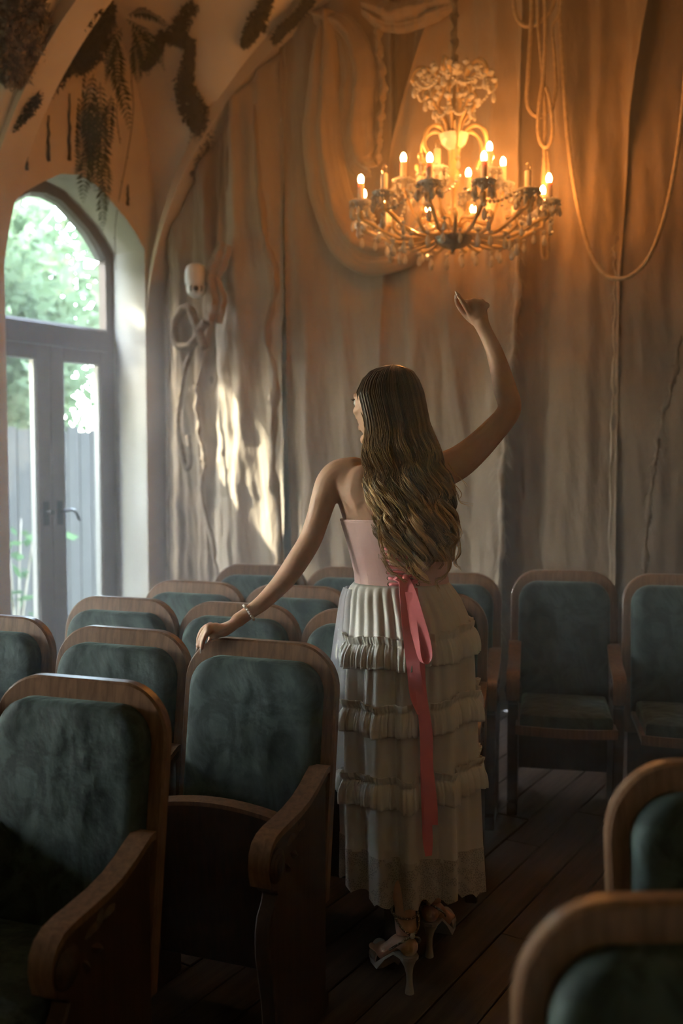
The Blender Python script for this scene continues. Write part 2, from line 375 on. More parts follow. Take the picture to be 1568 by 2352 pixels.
# ---- arched double doors
def glazed_door(bay, n):
    c = bay * BAY + BAY / 2 - .01; d0, d1 = -WALL_D, -WALL_D - .07
    P = lambda q, z, d: R(c + q, d, z)
    root = thing('door_%d' % n, ['brown framed arched double door with fanlight onto the green garden', 'second arched glass double door further along the wall', 'third arched glass double door along the wall', 'fourth arched glass double door along the wall'][n - 1], 'door', R(c, d0, 0)); root['kind'] = 'structure'
    org = R(c, d0, 0)
    def bar(name, lo, hi, mt='frame', par=root, dd=(d0, d1)):
        m_ = MB(); (q0, z0), (q1, z1) = lo, hi; e = .006
        m_.prism([(q0, z0), (q1, z0), (q1, z1), (q0, z1)], lambda a, b, d: P(a, b, d) - org, dd[0], dd[1], e)
        return m_.build(name, mt, par, smooth=False)
    # arched outer frame
    outer = [(-.6, 0)] + OPEN + [(.6, 0)]
    fw = .075
    inner = [(-.6 + fw, 0)] + [(q * (1 - fw / .62), z - fw * (.55 + .45 * (1 - abs(q) / .6))) for q, z in OPEN] + [(.6 - fw, 0)]
    m_ = MB()
    rs = [[P(a, b, d0) - org, P(a2, b2, d0) - org, P(a2, b2, d1) - org, P(a, b, d1) - org] for (a, b), (a2, b2) in zip(outer, inner)]
    m_.rings(rs); m_.build('outer_frame', 'frame', root, smooth=False)
    bead = MB(); inn2 = [(q * .955, z - .02) for q, z in inner[1:-1]]
    rs = [[P(a, b, d0 + .004) - org, P(a2, b2, d0 - .02) - org, P(a2, b2, d1) - org, P(a, b, d1) - org] for (a, b), (a2, b2) in zip(inner[1:-1], inn2)]
    bead.rings(rs); bead.build('fanlight_bead', 'bead', root, smooth=False)
    bar('transom', (-.53, 2.22), (.53, 2.36), dd=(d0 + .02, d1))
    bar('fanlight_sill', (-.53, 2.36), (.53, 2.375), 'bead')
    fan = [(-.525, 2.37)] + [(q * .98, z + .005) for q, z in inner[1:-1]] + [(.525, 2.37)]
    m_ = MB(); m_.prism(fan, lambda a, b, d: P(a, b, d) - org, d0 - .035, d0 - .041); m_.build('fanlight_pane', 'glass', root, smooth=False)
    for s in (-1, 1):           # s = -1 is the leaf nearer the corner (viewer's right)
        leaf = MB(); q_in, q_out = s * .004, s * .525
        def st(x0, x1, z0, z1):
            a, b = sorted((x0, x1)); e = .005
            leaf.prism([(a, z0), (b, z0), (b, z1), (a, z1)], lambda A, B, d: P(A, B, d) - org, d0 + .012, d1 + .01, e)
        st(q_in, s * .118, .02, 2.215); st(s * .455, q_out, .02, 2.215); st(s * .118, s * .455, .02, .20); st(s * .118, s * .455, 2.12, 2.215)
        lf = leaf.build('door_leaf', 'frame', root, smooth=False)
        bar('glazing_bead', (min(s * .118, s * .13), .2), (max(s * .118, s * .13), 2.12), 'bead', lf, (d0 + .004, d1 + .02))
        bar('glazing_bead', (min(s * .443, s * .455), .2), (max(s * .443, s * .455), 2.12), 'bead', lf, (d0 + .004, d1 + .02))
        bar('pane', (min(s * .118, s * .455), .2), (max(s * .118, s * .455), 2.12), 'glass', lf, (d0 - .03, d0 - .036))
        h = MB(); hz = 1.12; hq = s * .06
        h.tube([P(hq, hz, d0 + .01) - org, P(hq, hz, d0 + .055) - org], .011, 10)
        lev = crom([tuple(P(hq, hz, d0 + .055) - org), tuple(P(hq + s * .05, hz + .008, d0 + .06) - org), tuple(P(hq + s * .10, hz - .01, d0 + .058) - org), tuple(P(hq + s * .14, hz - .07, d0 + .05) - org)], 10)
        if s == -1: h.tube(lev, [.012, .012, .012, .011, .011, .010, .010, .009, .009, .007], 8)
        else: h.tube([P(hq, hz, d0 + .05) - org, P(hq, hz + .0, d0 + .075) - org], .019, 10)
        h.box((hq - .022, hz - .09, d0 + .012), (hq + .022, hz + .07, d0 + .02), lambda p: P(p.x, p.y, p.z) - org)
        h.build('door_handle', 'iron', lf, auto=40)
    thr = bar('threshold', (-.6, 0), (.6, .025), dd=(d0 + .05, d1 - .05))
    return root
for i, b in enumerate(DOOR_BAYS): glazed_door(b, i + 1)
# dark drip marks in the lunette above the first door are real hanging roots, built with the plants below

# ================================================================ CHAIRS
CH_W, CH_H = .47, .98
def back_outline(hw, z0, z1, r, n=9, rb=0.0):
    pts = [(-hw + rb, z0), (hw - rb, z0)]
    if rb: pts = [(-hw, z0 + rb), (-hw + rb * .3, z0 + rb * .3), (-hw + rb, z0), (hw - rb, z0), (hw - rb * .3, z0 + rb * .3), (hw, z0 + rb)]
    for i in range(n + 1):
        a = PI / 2 * i / n; pts.append((hw - r + r * math.cos(a), z1 - r + r * math.sin(a)))
    for i in range(n + 1):
        a = PI / 2 + PI / 2 * i / n; pts.append((-hw + r + r * math.cos(a), z1 - r + r * math.sin(a)))
    return pts
REC = .145                                    # recline of the back: y shift per metre of height
def lean(x, z, d): return V(x, (z - .36) * REC + d, z)     # d > 0 is behind
def pillow(outline, fn, h):
    """cushion: rings climbing from the board and closing over the face (fn(a, b, height above board))"""
    mb = MB(); rs = [[fn(a, b, 0) for a, b in outline], [fn(a, b, h * .62) for a, b in outline]]
    xs = [p[0] for p in outline]; zs = [p[1] for p in outline]; cx, cz = (min(xs) + max(xs)) / 2, (min(zs) + max(zs)) / 2; hx, hz_ = max(xs) - cx, max(zs) - cz
    for d, k in ((.006, .85), (.018, .96), (.04, 1.02), (.075, 1.06), (.12, 1.09), (.17, 1.1)):
        rs.append([fn(cx + (a - cx) * (1 - d / hx), cz + (b - cz) * (1 - d / hz_), h * k) for a, b in outline])
    mb.rings(rs); return mb
def chair_meshes():
    D = {}
    out = back_outline(CH_W / 2, .30, CH_H, .125, 12)
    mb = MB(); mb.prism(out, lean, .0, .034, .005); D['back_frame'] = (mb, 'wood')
    cu = back_outline(CH_W / 2 - .036, .36, CH_H - .047, .085, 10)
    D['back_cushion'] = (pillow(cu, lambda a, b, h: lean(a, b, -h) + V(0, 0, 0), .052), 'velvet')
    # seat board: x across, q from hinge to front edge (front edge bowed), h thickness
    def seat_poly(inn):
        n = 10; pts = [(-.20 + inn, inn), (.20 - inn, inn)]
        for i in range(n + 1):
            x = .20 - inn - (.40 - 2 * inn) * i / n; pts.append((x, .43 - inn + .028 * (1 - (x / .2) ** 2)))
        return pts
    for kind in ('up', 'down'):
        if kind == 'up': S = lambda a, b, h: V(a, -.105 - b * .13 - h * .99, .155 + b * .98 - h * .13)      # h > 0: towards the front (underside)
        else: S = lambda a, b, h: V(a, -.03 - b, .40 - h + b * .02)
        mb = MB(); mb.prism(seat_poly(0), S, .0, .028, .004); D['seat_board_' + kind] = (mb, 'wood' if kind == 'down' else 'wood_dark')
        mb = MB()                                               # light edge strip along the bowed front
        e = seat_poly(0)[2:]; rs = [[S(a, b - .004, -.006), S(a, b + .008, -.006), S(a, b + .008, .031), S(a, b - .004, .031)] for a, b in e]
        mb.rings(rs); D['seat_edge_' + kind] = (mb, 'wood')
        D['seat_cushion_' + kind] = (pillow(seat_poly(.018), lambda a, b, h: S(a, b, -h), .055), 'velvet')
    prof = [(-.018, .660), (.0, .660), (.03, .648), (.07, .630), (.12, .614), (.18, .604), (.24, .600), (.29, .598), (.325, .592), (.35, .579), (.365, .556), (.369, .526), (.36, .494), (.34, .471), (.318, .462),
            (.312, .451), (.322, .431), (.345, .408), (.356, .37), (.353, .31), (.338, .25), (.322, .18), (.314, .11), (.314, .055), (.345, .05), (.345, .0), (-.02, .0), (-.02, .05), (.0, .056), (.0, .625), (-.018, .632)]
    for s in (-1, 1):
        x0 = s * (CH_W / 2 - .022)
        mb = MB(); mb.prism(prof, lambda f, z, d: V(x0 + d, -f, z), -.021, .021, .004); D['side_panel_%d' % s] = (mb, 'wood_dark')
        mb = MB()                                               # arm cap following the top edge
        cap = prof[0:13]
        rs = [[V(x0 - .027, -f - .002, z - .006), V(x0 + .027, -f - .002, z - .006), V(x0 + .027, -f - .004 * (f > .3), z + .011), V(x0 - .027, -f - .004 * (f > .3), z + .011)] for f, z in cap]
        mb.rings(rs); D['armrest_%d' % s] = (mb, 'wood')
        for side in (-1, 1):
            orn = MB(); xs = x0 + side * .021
            for r0, hh in ((.042, .006), (.030, .010), (.016, .014)):    # carved rosette of stepped discs
                orn.rings([[V(xs + side * h_, -.318 - math.cos(2 * PI * q / 18) * rr, .527 + math.sin(2 * PI * q / 18) * rr) for q in range(18)] for rr, h_ in ((r0, -.002), (r0, hh - .003), (r0 - .004, hh))])
            for (fx, fz, an, ln) in ((.255, .552, .35, .05), (.22, .552, .9, .045), (.235, .527, -.5, .05), (.19, .565, .3, .045), (.265, .512, -.9, .04)):   # carved leaves
                rs = []
                for i in range(7):
                    u = i / 6; ww = .011 * math.sin(PI * min(1, u * .9 + .05)) + .0008
                    cx_, cz_ = fx - math.cos(an) * ln * u, fz + math.sin(an) * ln * u
                    rs.append([V(xs - side * .001, -(cx_ + math.sin(an) * ww), cz_ + math.cos(an) * ww), V(xs + side * .009 * math.sin(PI * (u * .9 + .05)), -cx_, cz_), V(xs - side * .001, -(cx_ - math.sin(an) * ww), cz_ - math.cos(an) * ww)])
                orn.rings(rs)
            D['carving_%d_%d' % (s, side)] = (orn, 'wood_dark')
    # lower rear skirt board of the back and steel hinges
    mb = MB(); mb.prism([(-.21, .10), (.21, .10), (.21, .30), (-.21, .30)], lambda a, b, d: V(a, -.012 + d, b), 0, .016, .003); D['kick_board'] = (mb, 'wood_dark')
    out = {}
    for k_, (mb, mt) in D.items():
        me = mb.mesh('chair_' + k_); fix_normals(me); smooth_by_angle(me, 38); me.materials.append(M[mt]); out[k_] = me
    return out
CM = chair_meshes()
def put_chair(pos, phi, label, group, seat='up', sides=(-1, 1)):
    c = thing('theatre_chair', label, 'chair', pos, -math.radians(phi), group)
    link('back_frame', CM['back_frame'], c); link('back_cushion', CM['back_cushion'], c)
    s = link('seat', CM['seat_board_' + seat], c); link('seat_edge', CM['seat_edge_' + seat], s); link('seat_cushion', CM['seat_cushion_' + seat], s)
    link('kick_board', CM['kick_board'], c)
    for sd in sides:
        p = link('side_panel', CM['side_panel_%d' % sd], c); link('armrest', CM['armrest_%d' % sd], p)
        for e in (-1, 1): link('carving', CM['carving_%d_%d' % (sd, e)], p)
    return c
TOPY = (CH_H - .36) * REC + .015
def chair_by_top(px, py, phi, *a, **kw):
    p = atz(px, py, CH_H); f = math.radians(phi)
    back = Vector((math.sin(f), math.cos(f), 0)) * TOPY          # local +y after the turn
    pos = p - back; pos.z = 0
    return put_chair(pos, phi, *a, **kw)
G1, G2 = 'theatre chairs on the window side', 'theatre chairs along the draped wall'
chair_by_top(192, 1556, 19, 'green velvet theatre chair nearest the bottom left corner, seat folded down', G1, 'down', (-1, 1))
chairG = chair_by_top(604, 1470, 21, 'green velvet theatre chair under the hand with the pearl bracelet', G1, 'up', (1,))
chair_by_top(288, 1442, 21, 'chair just behind the bottom left chair, beside the one the hand rests on', G1, 'up', (1,))
chair_by_top(-8, 1412, 20, 'pale lit chair cut by the photo edge under the glass door', G1, 'up', (-1, 1))
chair_by_top(284, 1372, 20, 'chair standing in front of the right door leaf and its pale reveal', G1, 'up', (-1, 1))
chair_by_top(553, 1385, 20, 'chair directly behind the pearl bracelet wrist', G1, 'up', (1,))
chair_by_top(845, 1402, 20, 'chair half hidden by the left edge of the skirt, third row', G1, 'up', (1,))
chair_by_top(450, 1335, 20, 'chair whose pale wooden rim meets the corner drape beside the door reveal', G1, 'up', (-1, 1))
chair_by_top(684, 1345, 19, 'chair beneath the forearm, left of the skirt, fourth row', G1, 'up', (1,))
chair_by_top(978, 1362, 12, 'chair mostly hidden behind the skirt with its right side panel showing', G1, 'up', (1,))
chair_by_top(600, 1297, 14, 'rear chair with a patch of sunlight on its green back', G2, 'up', (-1, 1))
chair_by_top(815, 1303, 14, 'rear chair peeking out left of the pink corset', G2, 'up', (1,))
chair_by_top(1030, 1315, 12, 'rear chair peeking out right of the waist', G2, 'down', (1,))
chair_by_top(1295, 1310, 11, 'dark green chair standing free against the drapes, seat down', G2, 'down', (-1, 1))
chair_by_top(1556, 1319, 11, 'dark green chair against the drapes at the right photo edge', G2, 'down', (1,))
put_chair(V(.69, 1.59, 0), -2, 'blurred dark chair back at the lower right edge, behind the nearest one', 'dark chairs close to the camera', 'up', (-1, 1))
put_chair(V(.44, 1.06, 0), -2, 'nearest blurred chair back filling the bottom right corner', 'dark chairs close to the camera', 'up', (-1, 1))

_f0 = atz(192, 1556, CH_H); _d = Vector((math.cos(math.radians(19)), -math.sin(math.radians(19)), 0)); _b = Vector((math.sin(math.radians(19)), math.cos(math.radians(19)), 0))  # extra rows out of view, added to keep door light off the foreground
for i in range(1, 5): put_chair(Vector((_f0.x, _f0.y, 0)) - _b * TOPY - _d * .475 * i, 19, 'unseen chair added to continue the front row and shade the foreground', 'unseen chairs added for shade', 'up', (-1,))
for i in range(0, 5): put_chair(Vector((_f0.x, _f0.y, 0)) - _b * (TOPY + .62) - _d * (.475 * i + .35), 19, 'unseen chair added in the next row in front to shade the foreground', 'unseen chairs added for shade', 'up', (-1,) if i else (-1, 1))

# ================================================================ DRAPES ON THE BACK WALL
def t_of(px, k=.15): return room(on_back(px, 1000, k))[1]
def z_of(py, px=900, k=.15): return room(on_back(px, py, k))[2]
def top_of(t): return h_span(max(.02, t)) - .13
def drape(label, mt, left, right, base, folds, nu=170, nv=90, z0=.03, seed=0.0, group='linen drapes on the back wall', zt=None, wr=.012):
    """left/right: rows (z, t); folds: list of (wavelength, amplitude, phase, drift)"""
    def P(a, b):
        tl = lerp_rows(left, 3)[0]; tr = lerp_rows(right, 3)[0]
        zb = z0 + .015 * hn(a * 9 + seed)
        ztop = (zt if zt else 9)
        # height follows the arch: use the column's own top
        tcol = lerp_rows(left, 3.5)[0] * (1 - a) + lerp_rows(right, 3.5)[0] * a
        zz = zb + (min(ztop, top_of(tcol)) - zb) * b
        tl = lerp_rows(left, zz)[0]; tr = lerp_rows(right, zz)[0]
        t = tl + (tr - tl) * a
        d = base
        for lam, amp, ph, dr in folds:
            x = t / lam * 2 * PI + ph + dr * hn(zz * 1.3 + ph, seed) * 1.2 + 1.5 * hn(t * 2.7 + seed, ph + zz * .5)
            sh = math.cos(x) + .35 * math.cos(2 * x + ph)
            d += amp * sh * (.75 + .35 * hn(zz * .9 + seed, ph))
        d += wr * hn(t * 17 + seed, zz * 6.1 + seed) + wr * .6 * hn(t * 31 + zz * 5, zz * 13 + seed)
        e = min(a, 1 - a) * (tr - tl)                             # rolled selvage
        d += .018 * math.exp(-e / .012)
        d = max(.03, d)
        return R(d, t, zz)
    tm = (lerp_rows(left, 1)[0] + lerp_rows(right, 1)[0]) / 2
    org = R(base, tm, 0)
    c = thing('linen_drape', label, 'curtain', org, 0, group)
    mb = MB(); mb.grid(P, nu, nv)
    o = mb.build('cloth', mt, c, origin=org, recalc=False)
    md = o.modifiers.new('thick', 'SOLIDIFY'); md.thickness = .004
    return c, org
def rows(pairs, k=.15): return sorted([(room(on_back(px, py, k))[2], room(on_back(px, py, k))[1]) for px, py in pairs])
E_AB = rows([(512, 330), (500, 600), (455, 900), (470, 1100), (480, 1340), (490, 1500)])
E_B2 = rows([(640, 150), (628, 500), (636, 900), (642, 1300), (650, 1500)])
E_C0 = rows([(640, 150), (655, 400), (660, 700), (658, 1000), (668, 1300), (670, 1500)])
E_C1 = rows([(900, 0), (905, 300), (890, 600), (890, 900), (880, 1300), (880, 1500)])
E_D0 = rows([(1010, 0), (960, 170), (890, 380), (888, 600), (880, 900), (870, 1300), (870, 1500)])
E_D1 = rows([(1210, 0), (1200, 300), (1196, 650), (1175, 850), (1165, 1200), (1160, 1500)])
E_E0 = rows([(1150, 0), (1150, 650), (1140, 1000), (1130, 1500)])
E_E1 = rows([(1490, 0), (1440, 300), (1414, 640), (1408, 1000), (1404, 1500)])
E_F0 = rows([(1420, 0), (1400, 640), (1380, 1500)])
W_L = rows([(386, 700), (386, 1000), (384, 1500), (392, 560)], .10); W_R = [(0, ROOM_W - .03), (9, ROOM_W - .03)]
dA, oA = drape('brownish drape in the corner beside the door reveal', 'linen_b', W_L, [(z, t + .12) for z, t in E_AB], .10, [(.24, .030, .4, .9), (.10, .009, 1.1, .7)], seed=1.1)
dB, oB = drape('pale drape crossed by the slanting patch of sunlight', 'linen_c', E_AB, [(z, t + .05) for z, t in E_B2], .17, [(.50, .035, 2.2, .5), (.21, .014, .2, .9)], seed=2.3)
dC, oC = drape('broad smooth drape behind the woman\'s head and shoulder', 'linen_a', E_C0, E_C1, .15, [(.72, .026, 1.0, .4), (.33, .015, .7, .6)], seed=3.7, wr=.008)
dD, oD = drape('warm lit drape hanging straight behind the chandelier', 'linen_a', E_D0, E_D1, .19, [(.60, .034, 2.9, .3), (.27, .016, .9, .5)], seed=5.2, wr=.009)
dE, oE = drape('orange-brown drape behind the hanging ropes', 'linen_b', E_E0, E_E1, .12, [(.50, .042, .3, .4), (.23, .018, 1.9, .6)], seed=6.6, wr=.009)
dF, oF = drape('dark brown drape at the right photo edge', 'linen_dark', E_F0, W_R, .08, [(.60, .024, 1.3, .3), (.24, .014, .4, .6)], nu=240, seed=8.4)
# back-most lining that closes the gaps at the top
dG, oG = drape('shadowed inner drape above the chandelier chain', 'linen_b', rows([(700, 0), (700, 1500)]), rows([(1110, 0), (1110, 1500)]), .07, [(.30, .02, .3, .7), (.13, .012, 1.9, .6)], seed=9.1, wr=.02)

# frayed, twisted selvages
def frayed(par, org, pxs, rad, k, mt, seed, hairs=60, hair=.05):
    pts = crom([tuple(on_back(px, py, k)) for px, py in pxs], 90); rg = random.Random(seed)
    pts = [Vector(p) + DB * .006 * hn(i * .35 + seed) + Vector((0, 0, 0)) for i, p in enumerate(pts)]
    rd = [rad * (.55 + .45 * abs(hn(i * .23 + seed))) * min(1, (i + 1) / 4, (90 - i) / 4) for i in range(90)]
    mb = MB(); mb.tube(pts, rd, 9, twist=lambda i, a: 1 + .35 * math.cos(2 * a + i * .5) + .15 * math.cos(5 * a - i * .9))
    for i in range(hairs):
        j = rg.randrange(2, 86); p = pts[j]; ln = hair * rg.uniform(.4, 1.2); sd = DB * rg.choice((-1, 1)) * rg.uniform(.3, 1) - DA * rg.uniform(0, .5) + V(0, 0, rg.uniform(-1.2, -.1))
        q = p + sd.normalized() * ln; m_ = (p + q) / 2 + V(0, 0, .01)
        mb.tube([p, m_, q + V(0, 0, -ln * .3)], [.0028, .002, .0008], 3)
    return mb.build('frayed_edge', mt, par, origin=org)
frayed(dB, oB, [(585, 240), (595, 420), (612, 560), (635, 640), (615, 760), (632, 900), (625, 1060), (640, 1180), (640, 1330), (632, 1480)], .030, .26, 'linen_b', 3, 40)
frayed(dA, oA, [(450, 880), (452, 930), (458, 1000), (470, 1060), (462, 1130), (490, 1260), (500, 1350), (500, 1480)], .018, .26, 'linen_a', 5, 80)
frayed(dD, oD, [(1190, 540), (1186, 700), (1172, 840), (1162, 980), (1150, 1100), (1152, 1250), (1140, 1380), (1146, 1500)], .020, .30, 'linen_c', 8, 150, .07)
frayed(dE, oE, [(1410, 560), (1412, 650), (1408, 850), (1402, 1100), (1400, 1400)], .008, .19, 'linen_c', 9, 20, .03)
frayed(dF, oF, [(1562, 770), (1545, 880), (1520, 960), (1505, 1050), (1490, 1160), (1480, 1300), (1474, 1450)], .016, .17, 'linen_dark', 12, 140, .07)
frayed(dC, oC, [(868, 30), (870, 110), (880, 200), (872, 300), (868, 380)], .022, .25, 'linen_b', 15, 60)

# swags of gathered cloth
def swag(label, pxs, widths, k, mt, seed, ridges=1.5, depth=.05):
    pts = [on_back(px, py, k) for px, py in pxs]
    q = crom([(*p, w_) for p, w_ in zip(pts, widths)], 70); org = Vector(q[0][:3])
    def P(a, b):
        i = b * 69; i0 = min(int(i), 68); f = i - i0
        p = Vector(q[i0][:3]) * (1 - f) + Vector(q[i0 + 1][:3]) * f; w_ = q[i0][3] * (1 - f) + q[i0 + 1][3] * f
        t = (Vector(q[min(i0 + 2, 69)][:3]) - Vector(q[max(i0 - 1, 0)][:3])).normalized()
        n = t.cross(DA).normalized()
        off = (a - .5) * w_ * (1 + .10 * hn(b * 11 + seed, a * 3))
        d = depth * math.sin(PI * a) ** .6 + depth * .42 * math.cos(a * ridges * 2 * PI + 1.2 * hn(b * 5 + seed)) * math.sin(PI * a) + .012 * hn(b * 23 + seed, a * 9)
        return p + n * off - DA * d
    c = thing('linen_swag', label, 'swag', org, 0, 'gathered swags of linen')
    o = MB().grid(P, 40, 110).build('cloth', mt, c, origin=org, recalc=False)
    md = o.modifiers.new('thick', 'SOLIDIFY'); md.thickness = .005; return c
swag('long looped linen swag sweeping down left of the chandelier', [(752, 30), (748, 130), (742, 250), (745, 360), (765, 460), (800, 540), (850, 580), (910, 580), (965, 545), (1000, 480)], [.10, .18, .24, .27, .27, .26, .25, .22, .18, .08], .26, 'linen_b', 2.0)
swag('short gathered fold of linen tucked inside the long swag', [(730, 40), (790, 70), (822, 160), (815, 280), (830, 370), (860, 395)], [.06, .16, .22, .24, .18, .06], .24, 'linen_b', 4.4, 1.6)
swag('small tied knot of linen beside the white security camera', [(520, 560), (505, 600), (490, 640), (500, 690), (492, 740)], [.10, .13, .10, .14, .12], .26, 'linen_b', 7.7, 2, .04)
swag('bunched linen swag crossing the drapes at the very top', [(840, 18), (900, 40), (970, 30), (1040, 5)], [.08, .16, .16, .10], .24, 'linen_b', 6.2, 1.5)

# ================================================================ ROPES
def rope(label, pxs, r, k, n=220, closed=False, ks=None, group='coarse ropes hung on the drapes', mt='rope'):
    if ks is None: ks = [k] * len(pxs)
    pts = [on_back(px, py, kk) for (px, py), kk in zip(pxs, ks)]
    pts = [Vector(p) for p in crom([tuple(p) for p in pts], n)]
    ln = sum((pts[i + 1] - pts[i]).length for i in range(n - 1)); turns = ln / (r * 9) * 2 * PI / n
    org = pts[0].copy(); mb = MB()
    mb.tube(pts, r, 12, twist=lambda i, a: .84 + .2 * abs(math.cos(1.5 * (a - i * turns))))
    o = mb.build('rope', mt, None, origin=org); return tag(o, label, 'rope', group)
rope('long rope hanging in one wide loop at the right', [(1282, -40), (1290, 120), (1302, 300), (1320, 440), (1348, 560), (1380, 622), (1412, 640), (1450, 632), (1490, 590), (1525, 500), (1550, 380), (1566, 260), (1580, 80)], .0115, .30, 300)
rope('rope loop whose upper curl shows at the top photo edge', [(1180, -30), (1180, 10), (1186, 40), (1202, 58), (1225, 58), (1250, 42), (1268, 15), (1280, -30)], .011, .34)
rope('tall rope loop forming the left side of the coil', [(1222, -40), (1218, 80), (1212, 180), (1210, 230), (1218, 256), (1236, 268), (1250, 262)], .011, .36)
rope('rope strand running down the middle of the coil to its knot', [(1232, -40), (1236, 60), (1244, 150), (1250, 220), (1252, 300), (1250, 340), (1252, 420), (1254, 500)], .010, .37)
rope('rope strand crossing the coil into its lower bight', [(1250, -40), (1252, 80), (1246, 180), (1238, 240), (1235, 290), (1240, 325), (1254, 338), (1266, 320), (1268, 280), (1262, 230), (1254, 200)], .010, .40)
rope('right hand rope loop of the coil', [(1290, -40), (1284, 30), (1268, 62), (1272, 120), (1276, 200), (1268, 245), (1258, 262)], .010, .35)
rope('thin doubled rope tail hanging lowest under the coil', [(1252, 330), (1247, 400), (1246, 480), (1244, 560), (1246, 588), (1252, 594), (1258, 586), (1258, 540), (1258, 470), (1260, 400), (1256, 345)], .0085, .36)
rope('rope looped in a thick bow beside the door reveal', [(470, 800), (450, 745), (436, 710), (418, 712), (402, 745), (404, 785), (424, 797), (446, 785), (460, 755), (474, 740)], .031, .28, 200, group='ropes near the door', mt='rope_brown')
rope('slack rope trailing down the corner drape', [(446, 790), (424, 850), (412, 930), (408, 980), (418, 1040), (428, 1075), (436, 1060), (432, 1000)], .018, .25, 200, group='ropes near the door', mt='rope_brown')

# ================================================================ SECURITY CAMERA
pc = on_back(450, 645, .30); org = pc.copy()
ccam = thing('security_camera', 'white dome security camera on the corner drape', 'camera', org)
yd = -pc.copy(); yd.z = 0; yd.normalize()          # it looks into the room
mb = MB(); mb.lathe([(.002, .112), (.035, .108), (.055, .098), (.066, .082), (.072, .055), (.074, .02), (.073, -.01), (.068, -.03)], (0, 0, 0), 28); mb.build('housing', 'white_plastic', ccam, auto=50)
mb = MB(); mb.lathe([(.055, -.02), (.064, -.035), (.065, -.055), (.058, -.08), (.042, -.098), (.02, -.108), (.002, -.11)], (0, 0, 0), 28); ball = mb.build('camera_ball', 'white_plastic', ccam)
mb = MB(); c0 = yd * .060 + V(0, 0, -.058); sd = V(0, 0, 1).cross(yd)
mb.rings([[c0 + yd * h + sd * math.cos(2 * PI * q / 16) * r_ + V(0, 0, 1) * math.sin(2 * PI * q / 16) * r_ for q in range(16)] for r_, h in ((.018, -.01), (.018, .006), (.013, .008))]); mb.build('lens', 'black_plastic', ball)
for s_ in (-1, 1):
    mb = MB(); mb.tube([c0 + sd * s_ * (.030 + .006 * math.sin(PI * i / 5)) + V(0, 0, -.018 + .036 * i / 5) + yd * (.0 - .004 * abs(i - 2.5) / 2.5) for i in range(6)], .005, 6); mb.build('infrared_slot', 'black_plastic', ball)
mb = MB(); mb.tube([c0 + sd * (-.012 + .024 * i / 4) + V(0, 0, -.024) + yd * -.006 for i in range(5)], .003, 6); mb.build('microphone_slot', 'black_plastic', ball)
mb = MB(); mb.tube([V(0, 0, .07), V(0, 0, .07) - yd * .09], .03, 14); mb.build('bracket', 'white_plastic', ccam, auto=50)

# ================================================================ CHANDELIER
M['gold_glass'] = mat('amber_glass_arm', (.86, .62, .32), .14, Transmission_Weight=.25, IOR=1.45)
M['crystal'] = mat('crystal', (.98, .95, .88), .05, Transmission_Weight=.5, IOR=1.5)
M['bobeche'] = mat('cut_glass_cup', (.97, .93, .85), .12, Transmission_Weight=.25, IOR=1.45)
M['silver_bowl'] = mat('silvered_bowl', (.62, .56, .44), .22, Metallic=.9); bump(M['silver_bowl'], 60, .4, .004)
M['candle'] = mat('candle_sleeve', (.80, .70, .54), .5, Subsurface_Weight=.1)
M['brass'] = mat('dull_brass', (.30, .21, .10), .4, Metallic=.7)
M['chain_cloth'] = mat('wrapped_chain', rough=.85); noise_color(M['chain_cloth'], (.10, .065, .035), (.28, .19, .11), ns=30)
M['bulb_on'] = mat('lit_bulb', (1, .85, .6), .3, Emission_Color=(1, .38, .09, 1), Emission_Strength=360)
M['bulb_off'] = mat('unlit_bulb', (.9, .8, .65), .05, Transmission_Weight=.9, IOR=1.3)
CH_Y = 5.1
base = at(1040, 578, CH_Y)
ch = thing('chandelier', 'gilded crystal chandelier with candle bulbs hanging before the drapes', 'chandelier', base)
S_ = lambda py: at(1040, py, CH_Y).z - base.z           # pixel row -> height above the bowl
def pol(r, a, z): return V(r * math.cos(a), r * math.sin(a), z)
# stem, bowl, cups
mb = MB(); mb.lathe([(.006, 0), (.012, .01), (.055, .022), (.088, .045), (.098, .07), (.094, .076), (.05, .082), (.004, .085)], n=28); mb.build('silver_bowl', 'silver_bowl', ch, auto=50)
mb = MB(); mb.tube([V(0, 0, -.012), V(0, 0, .0)], .008, 8); mb.build('finial', 'brass', ch)
mb = MB(); mb.lathe([(.012, .08), (.022, .10), (.022, .14), (.012, .16), (.012, .30), (.03, .33), (.034, .38), (.018, .42), (.012, .46), (.012, S_(330))], n=14); mb.build('stem', 'gold_glass', ch)
mb = MB(); mb.lathe([(.011, S_(330)), (.009, S_(250)), (.009, S_(150)), (.014, S_(146))], n=10); mb.build('upper_stem', 'brass', ch)
zc = S_(322); mb = MB(); mb.lathe([(.004, zc - .05), (.03, zc - .045), (.06, zc - .02), (.072, zc + .01), (.075, zc + .025), (.06, zc + .022), (.006, zc + .0)], n=24); mb.build('middle_cup', 'bobeche', ch, auto=50)
zt = S_(160); mb = MB(); mb.lathe([(.008, zt - .03), (.035, zt - .02), (.045, zt + .0), (.042, zt + .012), (.01, zt + .02)], n=20); mb.build('crown_cup', 'bobeche', ch, auto=50)
# wrapped chain
mb = MB(); npt = 60; zA, zB = S_(152), 4.69 - base.z
mb.tube([V(.006 * hn(i * .9), .006 * hn(i * .7 + 3), zA + (zB - zA) * i / npt) for i in range(npt + 1)], [.011 + .008 * abs(hn(i * 1.3)) + (.006 if i > 14 else 0) for i in range(npt + 1)], 8, twist=lambda i, a: 1 + .4 * math.cos(2 * a + i * 1.1)); mb.build('wrapped_chain', 'chain_cloth', ch)
